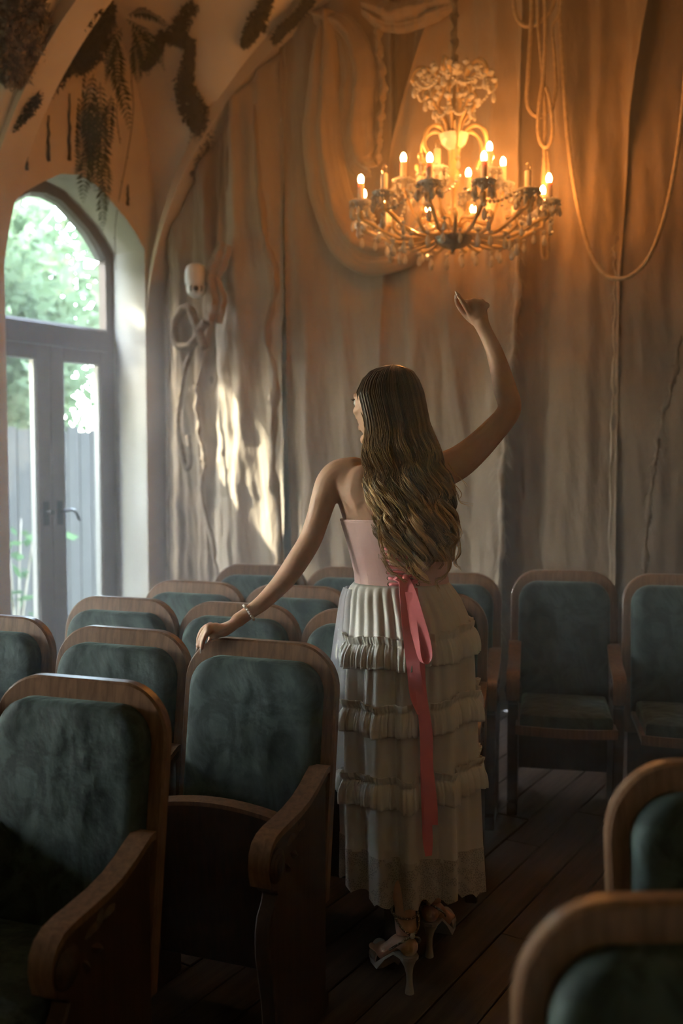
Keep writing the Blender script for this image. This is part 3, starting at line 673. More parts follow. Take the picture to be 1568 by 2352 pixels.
# crystal meshes
def cut_mesh(name, prof, n):
    me = MB().lathe(prof, n=n).mesh(name, smooth=False); fix_normals(me); me.materials.append(M['crystal']); return me
DROP = cut_mesh('drop', [(.0015, 0), (.006, -.006), (.011, -.022), (.012, -.032), (.008, -.043), (.0015, -.048)], 6)
OCT = cut_mesh('octagon', [(.001, 0), (.0085, -.006), (.0105, -.0105), (.0085, -.015), (.001, -.021)], 8)
BEAD = cut_mesh('bead', [(.001, .007), (.006, .004), (.0075, 0), (.006, -.004), (.001, -.007)], 6)
def hang(par, p, big=True, s=1.0, rot=0):
    o = link('crystal', OCT, par, p); o.scale = (s, s, s)
    if big:
        o2 = link('crystal', DROP, par, p + V(0, 0, -.023 * s)); o2.scale = (s, s, s); o2.rotation_euler = (0, 0, rot)
SLEEVE = MB().lathe([(.012, 0), (.0175, .004), (.0165, .012), (.0165, .102), (.0145, .106), (.004, .106)], n=14).mesh('sleeve'); fix_normals(SLEEVE); smooth_by_angle(SLEEVE, 40); SLEEVE.materials.append(M['candle'])
def bulb_mesh(mt):
    me = MB().lathe([(.008, .102), (.010, .108), (.0135, .118), (.0142, .127), (.012, .138), (.007, .147), (.002, .151)], n=10).mesh('bulb'); fix_normals(me); me.materials.append(M[mt]); return me
BON, BOFF = bulb_mesh('bulb_on'), bulb_mesh('bulb_off')
CUP = MB().lathe([(.010, -.022), (.018, -.012), (.034, .0), (.055, .010), (.060, .017), (.056, .019), (.034, .008), (.014, .002), (.012, .0)], n=16).mesh('cup'); fix_normals(CUP)
for p_ in CUP.polygons: p_.use_smooth = False
CUP.materials.append(M['bobeche'])
def arm_mesh(name, prof, r, n=18, ns=8):
    mb = MB(); q = crom([(a, 0, b) for a, b in prof], n)
    mb.tube(q, [r * (.85 + .15 * math.cos(i * 1.3)) for i in range(n)], ns, twist=lambda i, a: 1 + .14 * math.cos(4 * a + i * .7)); me = mb.mesh(name); fix_normals(me); me.materials.append(M['gold_glass']); return me
zl = S_(432) - .115; zu = S_(372) - .115                # candle feet of the two tiers
RL, RU = .475, .255
ARM_L = arm_mesh('arm_low', [(.05, .085), (.10, .075), (.19, .055), (.28, .055), (.36, .085), (.43, .125), (RL - .005, zl - .06), (RL, zl - .02)], .0115, 22)
ARM_U = arm_mesh('arm_high', [(.03, .12), (.07, .16), (.12, .15), (.18, .15), (.23, zu - .09), (RU, zu - .02)], .011, 18)
SCR = arm_mesh('scroll', [(.04, zc), (.07, zc + .045), (.12, zc + .055), (.165, zc + .02), (.178, zc - .05), (.15, zc - .10), (.165, zc - .14), (.20, zc - .125), (.205, zc - .095)], .011, 26)
CRN = arm_mesh('crown_arm', [(.025, zc + .02), (.05, zc + .10), (.10, zc + .165), (.11, zc + .22), (.08, zc + .27), (.10, zc + .325), (.16, zc + .345), (.205, zc + .32), (.215, zc + .28), (.19, zc + .265)], .0125, 28)
rc = random.Random(11)
lit_low = {0, 2, 3, 5, 6, 8, 9, 11}; lit_up = {0, 1, 3, 5}
fm = MB()
for q in range(9):                                      # small drops round a cup's rim
    b_ = 2 * PI * q / 9; c_ = pol(.050, b_, .008)
    fm.lathe([(.001, 0), (.0065, -.006), (.008, -.010), (.001, -.018)], c_, 6); fm.lathe([(.001, -.019), (.005, -.025), (.009, -.040), (.0065, -.050), (.001, -.055)], c_, 6)
    fm.lathe([(.001, .012), (.011, .004), (.013, -.004), (.006, -.010)], pol(.040, b_ + .3, .018), 6)
FRINGE = fm.mesh('fringe', smooth=False); fix_normals(FRINGE); FRINGE.materials.append(M['crystal'])
ARM_D = arm_mesh('arm_plain', [(.05, .08), (.11, .085), (.20, .055), (.28, .05), (.34, .085), (.33, .13), (.29, .13)], .0115, 20)
def candle_arm(mesh, r, a, z, on, low):
    arm = link('arm', mesh, ch); arm.rotation_euler = (0, 0, a)
    p = pol(r, a, z)
    cup = link('drip_cup', CUP, ch, p)
    sl = link('candle', SLEEVE, ch, p); link('bulb', BON if on else BOFF, sl)
    for q in range(4 if low else 3):
        b_ = 2 * PI * (q + .3) / (4 if low else 3) + a
        hang(ch, p + pol(.057, b_, .010), True, .9 + rc.random() * .3, b_)
    fr_ = link('crystal_fringe', FRINGE, cup); fr_['kind'] = 'stuff'; fr_.rotation_euler = (0, 0, rc.random())
for i in range(12): candle_arm(ARM_L, RL, 2 * PI * (i + .35) / 12, zl + rc.uniform(-.008, .008), i in lit_low, True)
for i in range(6): candle_arm(ARM_U, RU, 2 * PI * (i + .1) / 6, zu + rc.uniform(-.006, .006), i in lit_up, False)
for i in range(6):
    o = link('scroll_arm', SCR, ch); o.rotation_euler = (0, 0, 2 * PI * (i + .5) / 6)
    o = link('crown_arm', CRN, ch); o.rotation_euler = (0, 0, 2 * PI * (i + .15) / 6)
    a = 2 * PI * (i + .15) / 6
    hang(ch, pol(.205, a, zc + .275), True, 1.15, a); hang(ch, pol(.105, a, zc + .16), True, .9, a)
    a2 = 2 * PI * (i + .5) / 6
    hang(ch, pol(.20, a2, zc - .13), True, 1.0, a2)
    # bead strings from the crown cup to the crown arms and from there down to the scrolls
    sg = link('bead_string', MB().mesh('none'), ch); bm_ = MB()
    for (p0, p1, sag, n) in ((pol(.04, a, zt), pol(.20, a, zc + .33), .07, 12), (pol(.205, a, zc + .29), pol(.205, a + PI / 3, zc + .29), .07, 13), (pol(.10, a, zc + .15), pol(.10, a + PI / 3, zc + .15), .05, 9), (pol(RL, a, zl - .01), pol(RU, a2, zu - .03), .04, 12), (pol(RL, a2, zl - .01), pol(RL, a2 + PI / 6, zl - .01), .05, 12)):
        for q in range(n + 1):
            u = q / n; p = p0 * (1 - u) + p1 * u - V(0, 0, sag * 4 * u * (1 - u))
            bm_.lathe([(.001, .009), (.0075, .005), (.0095, 0), (.0075, -.005), (.001, -.009)], p, 6)
    me = bm_.mesh('beads', smooth=False); fix_normals(me); me.materials.append(M['crystal']); sg.data = me; sg['kind'] = 'stuff'
for i in range(12):
    o = link('scroll_arm', ARM_D, ch); o.rotation_euler = (0, 0, 2 * PI * (i + .85) / 12)
    a = 2 * PI * (i + .5) / 12; 
    for q_, (rr_, zz_) in enumerate(((.16, .345), (.20, .31), (.12, .20), (.09, .27), (.13, .335))):
        o = link('crystal', OCT, ch, pol(rr_, a + .2 * q_, zc + zz_)); o.scale = (1.7, 1.7, 1.7)
for i in range(24):                                     # fringe under the arms
    a = 2 * PI * i / 24; hang(ch, pol(.30 + .02 * (i % 2), a, .055), True, 1.05 + .3 * rc.random(), a)
for i in range(12):
    a = 2 * PI * (i + .35) / 12; hang(ch, pol(RL + .01, a, zl - .07), True, 1.2, a); hang(ch, pol(.40, a + .13, .09), True, 1.0, a)

# ================================================================ PLANTS ON THE VAULT
def down_nrm(p):
    k, v, z = room(p); e = .02
    gk = (vault(k + e, v) - vault(k - e, v)) / (2 * e); gv = (vault(k, v + e) - vault(k, v - e)) / (2 * e)
    n = (-DA) * gk + DB * gv - V(0, 0, 1)
    if v < .05: n = DB.copy()
    return n.normalized()
def moss(label, pxs, mt, seed, n, off=.05, h=.035, tuft=.012):
    rg = random.Random(seed); mb = MB(); org = vault_hit(pxs[0][0], pxs[0][1], off)
    for _ in range(n):
        i = rg.randrange(len(pxs) - 1); u = rg.random()
        x0, y0, w0 = pxs[i]; x1, y1, w1 = pxs[i + 1]
        a = rg.uniform(0, 2 * PI); rr = (w0 + (w1 - w0) * u) * rg.random() ** .6
        p = vault_hit(x0 + (x1 - x0) * u + math.cos(a) * rr, y0 + (y1 - y0) * u + math.sin(a) * rr, off)
        nn = down_nrm(p); c = p + nn * (h * rg.random() ** 1.5 - .01)
        for _q in range(3):
            d = V(rg.gauss(0, 1), rg.gauss(0, 1), rg.gauss(0, 1)).normalized(); e = d.cross(V(rg.gauss(0, 1), rg.gauss(0, 1), rg.gauss(0, 1))).normalized()
            s = tuft * rg.uniform(.6, 1.6)
            mb.add([c - e * s * .5, c + e * s * .5, c + d * s * 1.8], [(0, 1, 2)])
    o = mb.build('moss_patch', mt, None, smooth=False, origin=org, recalc=False); return tag(o, label, 'moss', 'moss growing on the vault', 'stuff')
moss('greyish crumbly moss patch in the top left corner', [(20, -20, 70), (60, 60, 60), (40, 130, 50), (20, 180, 25)], 'lichen', 1, 2600, .03, .05, .016)
moss('dark thick moss clump above the hanging ferns', [(240, 10, 22), (225, 60, 42), (205, 110, 38), (180, 140, 20)], 'moss', 2, 3000, .06, .06)
moss('thin moss line creeping down the arch rib at the left', [(165, 150, 12), (120, 195, 12), (75, 240, 16), (40, 300, 12)], 'moss', 3, 1000, .08, .03)
moss('curled moss streak right of the ferns', [(440, 15, 16), (405, 80, 22), (425, 98, 12), (375, 82, 12), (355, 130, 12), (335, 155, 8)], 'moss', 4, 1500, .03, .04)
moss('long dark moss streak running down towards the arch springing', [(440, 95, 6), (432, 160, 14), (425, 210, 24), (450, 260, 34), (468, 300, 20), (452, 350, 16), (436, 400, 8)], 'moss', 5, 3000, .04, .05)
moss('moss streak between the two arch ribs at the top', [(620, -10, 10), (595, 45, 22), (575, 80, 14), (562, 105, 5)], 'moss', 6, 1100, .05, .04)
moss('narrow moss strip on the rib edge at the top', [(715, 0, 8), (680, 40, 8), (650, 65, 9), (632, 92, 7)], 'moss', 7, 700, .12, .03)
def frond(mb, p0, d, ln, wd, rg, droop=.9):
    """one fern frond: arching rachis with paired leaflets"""
    n = 16; pts = []; p = p0.copy(); dd = d.normalized()
    for i in range(n + 1):
        pts.append(p.copy()); p = p + dd * (ln / n); dd = (dd + V(0, 0, -droop / n * 2.2)).normalized()
    mb.tube(pts, [.0028 * (1 - .8 * i / n) for i in range(n + 1)], 4)
    sidev = pts[-1] - pts[0]; sidev = sidev.cross(V(rg.gauss(0, .3), rg.gauss(0, .3) - 1, .2)).normalized()
    for i in range(1, n):
        t = (pts[i + 1] - pts[i - 1]).normalized(); L_ = wd * 1.25 * math.sin(PI * (i / n) ** .7) + .010
        for s in (-1, 1):
            q = (sidev * s + t * .55 + V(rg.gauss(0, .12), rg.gauss(0, .12), rg.gauss(0, .12) - .15)).normalized(); wv = t * L_ * .20
            a = pts[i]; m_ = a + q * L_ * .45; e = a + q * L_ + V(0, 0, -L_ * .15)
            mb.add([a, m_ + wv, e, m_ - wv], [(0, 1, 2), (0, 2, 3)])
def fern(label, px, py, off, specs, seed):
    rg = random.Random(seed); org = vault_hit(px, py, off)
    f = thing('hanging_fern', label, 'fern', org, 0, 'ferns hanging from the vault')
    for (dx, dy, ln, ang, wd) in specs:
        mb = MB(); d = V(math.cos(ang), rg.uniform(-.5, .2), math.sin(ang))
        frond(mb, at(px + dx, py + dy, org.y - .04 + rg.uniform(-.05, .05)) - org, d, ln, wd, rg); mb.build('frond', 'fern', f, smooth=False, recalc=False)
fern('large fern with long fronds drooping over the arched door', 225, 130, .05, [(-10, 40, .55, -1.7, .05), (-55, 60, .50, -1.55, .045), (-65, 70, .42, -1.5, .04), (5, 60, .62, -1.45, .05), (20, 10, .50, -.9, .05), (0, 160, .45, -1.6, .045), (-20, 200, .42, -1.7, .045), (15, 220, .40, -1.5, .04), (-60, 130, .42, -1.4, .04), (10, 280, .36, -1.5, .035), (-35, 120, .35, -1.2, .05), (12, 110, .35, -1.9, .05), (30, 90, .40, -1.6, .05), (-30, 30, .45, -2.0, .055), (-5, 90, .5, -1.65, .055), (-25, 160, .4, -1.55, .05), (18, 160, .42, -1.7, .05)], 21)
fern('smaller fern with upright fronds right of the dark moss', 290, 45, .05, [(0, 0, .42, -.3, .05), (15, 10, .36, -1.0, .055), (-10, 20, .40, -2.2, .05), (20, 45, .30, -1.4, .05), (-25, 40, .38, -1.5, .05), (5, -10, .3, .5, .04), (-40, 10, .35, 2.4, .045)], 22)
def vine(label, pxs, r=.003):
    org = vault_hit(*pxs[0], .05); pts = [org] + [at(px, py, org.y - .02) for px, py in pxs[1:]]
    pts = [Vector(p) for p in crom([tuple(p) for p in pts], 40)]; rg = random.Random(pxs[0][0]); mb = MB()
    mb.tube(pts, r, 5)
    for i in range(4, 38, 3):
        d = V(rg.gauss(0, 1), rg.gauss(0, .4), rg.uniform(-1, .2)).normalized(); s = .014
        e = d.cross(V(0, 1, 0)).normalized() * s * .3
        mb.add([pts[i], pts[i] + d * s * .5 + e, pts[i] + d * s, pts[i] + d * s * .5 - e], [(0, 1, 2, 3)])
    tag(mb.build('hanging_vine', 'vine', None, origin=org), label, 'vine', 'thin vines hanging from the vault')
vine('thin vine hanging from the vault onto the door arch', [(302, 110), (302, 180), (306, 260), (290, 370), (268, 490), (264, 560), (268, 620)])
vine('thin wavy vine hanging right of the fern tips', [(268, 150), (274, 200), (268, 260), (276, 330)])
for i, (x, y0, y1, lb) in enumerate(((112, 265, 370, 'longest dark root hanging above the door arch, left'), (62, 350, 390, 'short dark root stub above the left side of the door arch'), (160, 215, 368, 'dark root hanging above the middle of the door arch'), (205, 240, 388, 'dark root beside the ferns above the door arch'), (294, 424, 472, 'short dark root right of the door arch'))):
    k_ = None; d = ray(x, y0); p0 = R(0, .012, 0); s_ = (p0 - CAMP).dot(DB) / d.dot(DB); A = CAMP + d * s_; d = ray(x, y1); B = CAMP + d * ((p0 - CAMP).dot(DB) / d.dot(DB))
    mb = MB(); mb.tube([A * (1 - j / 10) + B * j / 10 + V(0, 0, 0) + DA * .006 * hn(j * 1.2 + i) for j in range(11)], [.004 + .007 * j / 10 + .002 * hn(j * 2.1 + i) for j in range(11)], 6)
    tag(mb.build('hanging_root', 'moss', None, origin=A), lb, 'root', 'dark roots above the door')

# ================================================================ GARDEN BEYOND THE DOORS
gd = MB().box((-14, -18, -.35), (20, -.5, -.15), lambda p: R(p.x, p.y, p.z)).build('ground_outside', 'earth', smooth=False); tag(gd, 'garden ground beyond the doors', 'ground', kind='structure')
fv = -2.6
fr = thing('garden_fence', 'grey board fence seen through the lower door panes', 'fence', R(2, fv, 0))
for i in range(52):
    k0 = -3.2 + i * .155; hh = 1.74 + .03 * hn(i * 2.3)
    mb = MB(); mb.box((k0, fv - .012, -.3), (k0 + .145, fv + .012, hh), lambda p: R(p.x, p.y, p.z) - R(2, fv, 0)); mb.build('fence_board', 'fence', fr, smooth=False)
for zz in (.3, 1.3):
    mb = MB(); mb.box((-3.2, fv - .06, zz), (4.9, fv - .015, zz + .08), lambda p: R(p.x, p.y, p.z) - R(2, fv, 0)); mb.build('fence_rail', 'fence', fr, smooth=False)
def leaves(n, fn, size, rg, keep=None):
    mb = MB()
    for _ in range(n):
        p = fn(rg)
        if keep and not keep(p): continue
        d = V(rg.gauss(0, 1), rg.gauss(0, 1), rg.gauss(-.3, .7)).normalized(); e = d.cross(V(rg.gauss(0, 1), rg.gauss(0, 1), rg.gauss(0, 1))).normalized()
        s = size * rg.uniform(.6, 1.4)
        mb.add([p - d * s, p + e * s * .55, p + d * s, p - e * s * .55], [(0, 1, 2, 3)])
    return mb
def tree(label, k, v, h, cz, rx, rz, n, size, seed, mt='leaf', lean_=.0, keep=None):
    rg = random.Random(seed); org = R(k, v, -.2); t = thing('garden_tree', label, 'tree', org, 0, 'trees beyond the doors')
    mb = MB(); mb.tube([V(lean_ * .4 * math.sin(i * .5), .06 * hn(i * .6 + seed), h * i / 10) for i in range(11)], [.10 - .007 * i for i in range(11)], 9); mb.build('trunk', 'bark', t)
    for j in range(5):
        a = 2 * PI * j / 5 + seed; mb = MB(); z_ = h * (.5 + .08 * j)
        mb.tube([V(math.cos(a) * rx * .7 * u, math.sin(a) * rx * .7 * u, z_ + .9 * u * u + .2 * u) for u in (0, .3, .6, 1)], [.045, .035, .025, .012], 6); mb.build('branch', 'bark', t)
    cl = [(rg.gauss(0, rx * .5), rg.gauss(0, rx * .5), cz + rg.gauss(0, rz * .5)) for _ in range(26)]
    def f(rg):
        c = rg.choice(cl); return V(c[0] + rg.gauss(0, rx * .22), c[1] + rg.gauss(0, rx * .22), c[2] + rg.gauss(0, rz * .22))
    kp = (lambda p: keep(p + org)) if keep else None
    leaves(n, f, size, rg, kp).build('crown', mt, t, smooth=False, recalc=False)
tree('light green leafy tree filling the fanlight', -1.6, -5.4, 4.6, 3.2, 1.8, 1.9, 11000, .085, 31)
tree('pale green tree left in the upper door glass', 1.0, -5.8, 4.4, 2.9, 1.7, 1.8, 10000, .085, 32)
tree('tree with a thin trunk behind the right door pane', -3.2, -6.2, 5.0, 3.4, 1.9, 2.0, 10000, .09, 33)
tree('tall dense tree far behind the fence, centre of the door', -4.5, -8.5, 6.5, 4.0, 2.6, 2.8, 9000, .16, 35)
tree('far dark tree closing the view behind the left pane', .2, -9.5, 6.5, 3.6, 2.6, 2.6, 9000, .16, 36)
tree('slim young tree just beyond the fence', -.55, -3.4, 4.6, 3.0, .9, 1.2, 1400, .06, 34)
def shrub(label, k, v, h, n, seed):
    rg = random.Random(seed); org = R(k, v, -.2); t = thing('garden_shrub', label, 'shrub', org, 0, 'shrubs before the fence')
    for j in range(4):
        a = 2 * PI * j / 4; mb = MB(); mb.tube([V(math.cos(a) * .18 * u, math.sin(a) * .18 * u, h * u) for u in (0, .4, .8, 1)], [.012, .01, .007, .003], 5); mb.build('stem', 'bark', t)
    leaves(n, lambda rg: V(rg.gauss(0, .22), rg.gauss(0, .22), h * (.25 + .75 * rg.random())), .075, rg).build('foliage', 'leaf_dark', t, smooth=False, recalc=False)
shrub('leafy shrub behind the left door pane', 1.15, -1.6, 1.75, 170, 41)
shrub('sparse green shrub behind the right door pane', -.25, -1.9, 1.15, 60, 42)
shrub('low plant at the foot of the fence', .25, -2.1, .7, 50, 43)

# unseen canopy added to block the sun, its gap cut to shape the sun patch
GAP = [(lambda q: (q[1], q[2]))(room(on_back(px, py, .22))) for px, py in ((452, 876), (478, 895), (502, 985), (548, 1070), (572, 1130), (602, 1220), (626, 1290), (630, 1345), (556, 1345), (542, 1270), (500, 1185), (468, 1110), (458, 1000))]
def in_poly(x, y, poly):
    c = False; n = len(poly)
    for i in range(n):
        x0, y0 = poly[i]; x1, y1 = poly[i - 1]
        if (y0 > y) != (y1 > y) and x < (x1 - x0) * (y - y0) / (y1 - y0) + x0: c = not c
    return c
kd, vd, zd = -SUN_DIR.dot(DA), SUN_DIR.dot(DB), SUN_DIR.z
def keep(p):
    k, v, z = room(p)
    s = (.22 - k) / kd; t, zz = v + vd * s, z + zd * s
    for dx, dz in [(0, 0)] + [(r_ * math.cos(a_), r_ * math.sin(a_)) for r_ in (.1, .18, .26) for a_ in (0, .8, 1.6, 2.4, 3.1, 3.9, 4.7, 5.5)]:
        if in_poly(t + dx, zz + dz, GAP): return False
    s = (.19 - k) / kd; v2, z2 = v + vd * s, z + zd * s       # point where the ray meets the far reveal
    if -.22 < v2 < .12 and (1.75 < z2 < 2.65 or 1.0 < z2 < 1.35): return False
    return True
def canopy(rg):
    # aimed at the door openings: pick a spot in an opening and walk back up the sun ray
    kk = rg.uniform(-.3, 6.6); zz = rg.uniform(-.3, 3.9); s = rg.uniform(3.6, 5.4)
    p = R(kk, -.2, zz) - SUN_DIR * s; return p
rg = random.Random(77); org = R(2.4, -8.6, -.2)
t = thing('sun_block_canopy', 'unseen leaf canopy on a trunk, added to block the sun except through one gap', 'tree', org, 0, 'trees beyond the doors')
top = R(2.4, -.2, 1.8) - SUN_DIR * 4.6 - org
mb = MB(); mb.tube([V(0, 0, 0), V(.05, 0, 1.5), V(.1, .1, 3.0), V(top.x * .3, top.y * .3, 4.6), V(top.x * .7, top.y * .7, top.z + .4), top], [.24, .2, .17, .13, .08, .03], 10); mb.build('trunk', 'bark', t)
lv = leaves(17000, canopy, .15, rg, keep); lv.build('crown', 'leaf', t, smooth=False, origin=org, recalc=False)

# ================================================================ THE WOMAN
WY = 2.90
m = M['skin'] = mat('skin', rough=.48, Subsurface_Weight=.12, Subsurface_Scale=.01)
m.node_tree.nodes['Principled BSDF'].inputs['Subsurface Radius'].default_value = (1, .4, .2)
noise_color(m, (.62, .36, .235), (.70, .43, .295), ns=14); bump(m, 220, .08, .001)
M['pink_satin'] = mat('pink_satin', rough=.36, Sheen_Weight=.3); noise_color(M['pink_satin'], (.84, .52, .49), (.90, .60, .57), ns=6); bump(M['pink_satin'], 18, .25, .004, (1, 1, .4))
M['coral_ribbon'] = mat('coral_ribbon', (.95, .25, .275), .35, Sheen_Weight=.3); bump(M['coral_ribbon'], 14, .35, .006)
M['satin'] = mat('ivory_satin', rough=.38, Sheen_Weight=.2); noise_color(M['satin'], (.80, .775, .73), (.86, .84, .80), ns=4); bump(M['satin'], 9, .35, .008, (1, 1, .3))
M['pearl'] = mat('pearl', (.86, .82, .76), .18, Coat_Weight=.5)
M['nail'] = mat('nail', (.82, .70, .66), .15, Coat_Weight=.5)
M['shoe_satin'] = mat('shoe_satin', (.50, .48, .44), .3)
M['rhinestone'] = mat('rhinestone_strap', rough=.3, Metallic=.4); noise_color(M['rhinestone'], (.16, .12, .07), (.85, .8, .65), ns=260, lo=.52, hi=.62)
M['eye_white'] = mat('eye_white', (.75, .72, .68), .1); M['lash'] = mat('lash', (.02, .012, .008), .6); M['lip'] = mat('lip', (.45, .16, .14), .4)
def alpha_mat(name, base, holes):
    m = mat(name, base, .6); t, b = nodes(m); holes(t, b); return m
def sheer(t, b): b.inputs['Alpha'].default_value = .32
M['sheer'] = alpha_mat('sheer_lilac', (.84, .80, .90), sheer)
def lace_holes(t, b):
    N, L = t.nodes, t.links; tc = N.new('ShaderNodeTexCoord'); vo = N.new('ShaderNodeTexVoronoi'); vo.feature = 'DISTANCE_TO_EDGE'; vo.inputs['Scale'].default_value = 170
    nz = N.new('ShaderNodeTexNoise'); nz.inputs['Scale'].default_value = 26; nz.inputs['Detail'].default_value = 3
    cr = N.new('ShaderNodeValToRGB'); cr.color_ramp.elements[0].position = .10; cr.color_ramp.elements[1].position = .16; cr.color_ramp.elements[0].color = (1, 1, 1, 1); cr.color_ramp.elements[1].color = (.62, .62, .62, 1)
    c2 = N.new('ShaderNodeValToRGB'); c2.color_ramp.elements[0].position = .50; c2.color_ramp.elements[1].position = .54; mx = N.new('ShaderNodeMath'); mx.operation = 'MAXIMUM'
    L.new(tc.outputs['Object'], vo.inputs['Vector']); L.new(tc.outputs['Object'], nz.inputs['Vector']); L.new(vo.outputs['Distance'], cr.inputs[0]); L.new(nz.outputs[0], c2.inputs[0])
    L.new(cr.outputs[0], mx.inputs[0]); L.new(c2.outputs[0], mx.inputs[1]); L.new(mx.outputs[0], b.inputs['Alpha'])
M['lace'] = alpha_mat('ivory_lace', (.66, .62, .57), lace_holes)

# ---- shoes' places first: the feet carry the figure
heelN = atz(938, 2279, 0); toeN = atz(902, 2236, 0); heelF = atz(987, 2195, 0); toeF = atz(1010, 2150, 0)
WO = V((heelN.x + heelF.x) / 2, WY, 0)
wm = thing('person', 'woman in a pink corset and ruffled ivory skirt seen from behind, one arm raised', 'person', WO)
body = MB()
def A(px, py, Y): return at(px, py, Y)
def limb(rows_, n=40, ns=18, flat=1.0, side=None):
    q = crom([(*A(px, py, Y), r) for px, py, Y, r in rows_], n)
    pts = [Vector(p[:3]) for p in q]; rd = [max(.002, p[3]) for p in q]
    # rounded ends
    body.tube([pts[0]] + pts + [pts[-1]], [.001] + rd + [.001], ns, flat=flat, side=side)
    for p, r in ((pts[0], rd[0]), (pts[-1], rd[-1])): ball_(body, p, r * .98, flat)
def ball_(mb, c, r, flat=1.0, n=12):
    mb.rings([[c + V(math.cos(2 * PI * q / n) * math.sin(PI * j / 8 + .001), math.sin(2 * PI * q / n) * math.sin(PI * j / 8 + .001), math.cos(PI * j / 8)) * r for q in range(n)] for j in range(9)])
def ellring(px, py, hw, hd, Y=WY, n=36, tilt=0):
    c = A(px, py, Y); return [c + V(hw * math.sin(2 * PI * q / n), -hd * math.cos(2 * PI * q / n), tilt * math.sin(2 * PI * q / n)) for q in range(n)]
tors = [(903, 1035, .050, .050), (902, 1052, .062, .052), (900, 1066, .098, .060), (899, 1080, .140, .070), (899, 1098, .165, .082), (900, 1125, .166, .093), (903, 1160, .160, .100), (906, 1195, .150, .101), (912, 1260, .134, .095), (920, 1330, .122, .086), (930, 1380, .148, .100), (938, 1440, .172, .118), (940, 1520, .172, .118), (940, 1580, .15, .10)]
q = crom(tors, 44); body.rings([ellring(*p) for p in q])
# shoulder blades
for px, py, r in ((835, 1130, .062), (975, 1120, .062)):
    c = A(px, py, WY - .046); body.rings([[c + V(math.cos(2 * PI * a / 14) * math.sin(PI * j / 8 + .001) * r, math.sin(2 * PI * a / 14) * math.sin(PI * j / 8 + .001) * .034, math.cos(PI * j / 8) * r * 1.3) for a in range(14)] for j in range(9)])
limb([(903, 1062, WY + .005, .056), (897, 1030, WY + .01, .049), (888, 990, WY + .015, .048)], 10)
limb([(785, 1098, WY - .002, .048), (812, 1122, WY - .012, .056), (838, 1160, WY - .028, .058)], 14)
limb([(1012, 1090, WY, .050), (990, 1122, WY - .012, .056), (970, 1160, WY - .028, .058)], 14)
# left arm (resting on the chair), right arm (raised)
limb([(812, 1088, WY, .050), (778, 1092, WY, .047), (757, 1112, WY - .005, .043), (742, 1150, WY - .01, .0375), (730, 1190, WY - .015, .0345), (712, 1240, WY - .02, .0335), (684, 1287, WY - .028, .0335), (658, 1325, WY - .03, .0315), (632, 1355, WY - .035, .0275), (600, 1386, WY - .045, .0235), (570, 1408, WY - .055, .0205), (545, 1425, WY - .062, .0205)], 60)
limb([(985, 1092, WY, .052), (1020, 1078, WY, .052), (1056, 1060, WY, .048), (1095, 1028, WY, .0425), (1132, 990, WY, .0375), (1162, 955, WY, .0345), (1170, 930, WY + .005, .0345), (1160, 895, WY + .015, .034), (1148, 850, WY + .03, .0295), (1134, 805, WY + .045, .0245), (1118, 770, WY + .055, .0215), (1106, 745, WY + .06, .0225)], 60)
def finger(pts, r0, r1, n=16):
    q = crom([tuple(A(*p)) for p in pts], n); pts_ = [Vector(p) for p in q]
    body.tube([pts_[0]] + pts_ + [pts_[-1]], [.001] + [r0 + (r1 - r0) * i / (n - 1) for i in range(n)] + [.001], 10)
    ball_(body, pts_[-1], r1 * .97, n=10); return pts_
HY = WY + .065
# raised hand: palm, index and thumb stretched upwards, three curled fingers
limb([(1107, 748, HY - .004, .0225), (1102, 735, HY, .026), (1097, 720, HY, .029), (1096, 706, HY + .004, .026)], 12, 16, .62, side=(1, 0, .35))
limb([(1084, 716, HY, .0125), (1100, 704, HY, .0125), (1116, 702, HY + .002, .0115)], 8, 12)
rt = {}
rt['index'] = finger([(1080, 722, HY - .004), (1070, 707, HY - .012), (1060, 690, HY - .014), (1051, 677, HY - .010)], .0098, .0066)
rt['middle'] = finger([(1088, 709, HY), (1078, 696, HY - .004), (1070, 694, HY + .014), (1072, 706, HY + .034), (1080, 716, HY + .034)], .0098, .0072)
rt['ring'] = finger([(1100, 703, HY), (1091, 691, HY), (1084, 691, HY + .018), (1086, 705, HY + .036), (1093, 714, HY + .034)], .0095, .0070)
rt['little'] = finger([(1113, 703, HY + .004), (1106, 691, HY + .008), (1098, 692, HY + .024), (1098, 704, HY + .036), (1103, 711, HY + .034)], .0085, .0062)
rt['thumb'] = finger([(1092, 742, HY + .008), (1074, 728, HY + .016), (1060, 712, HY + .016), (1050, 696, HY + .012), (1047, 684, HY + .008)], .0115, .0068)
# resting hand on the chair rail
LY = WY - .068
limb([(549, 1424, LY + .006, .0205), (532, 1437, LY, .0235), (512, 1447, LY - .002, .0270), (494, 1449, LY, .0250)], 12, 16, .74, side=(.25, 1, .0))
limb([(478, 1442, LY - .022, .0115), (480, 1439, LY, .0115), (484, 1437, LY + .024, .0115)], 8, 12)
lf = {}
lf['little'] = finger([(486, 1445, LY - .024), (474, 1456, LY - .030), (466, 1474, LY - .028), (463, 1490, LY - .022)], .0090, .0062)
lf['ring'] = finger([(482, 1442, LY - .010), (468, 1452, LY - .014), (459, 1472, LY - .012), (454, 1488, LY - .008)], .0095, .0066)
lf['middle'] = finger([(481, 1439, LY + .008), (466, 1446, LY + .008), (457, 1464, LY + .010), (454, 1480, LY + .012)], .0098, .0068)
lf['index'] = finger([(483, 1437, LY + .024), (470, 1442, LY + .028), (460, 1457, LY + .030), (457, 1472, LY + .030)], .0096, .0066)
lf['thumb'] = finger([(520, 1446, LY + .022), (504, 1448, LY + .040), (490, 1456, LY + .046), (482, 1468, LY + .046)], .0115, .0075)
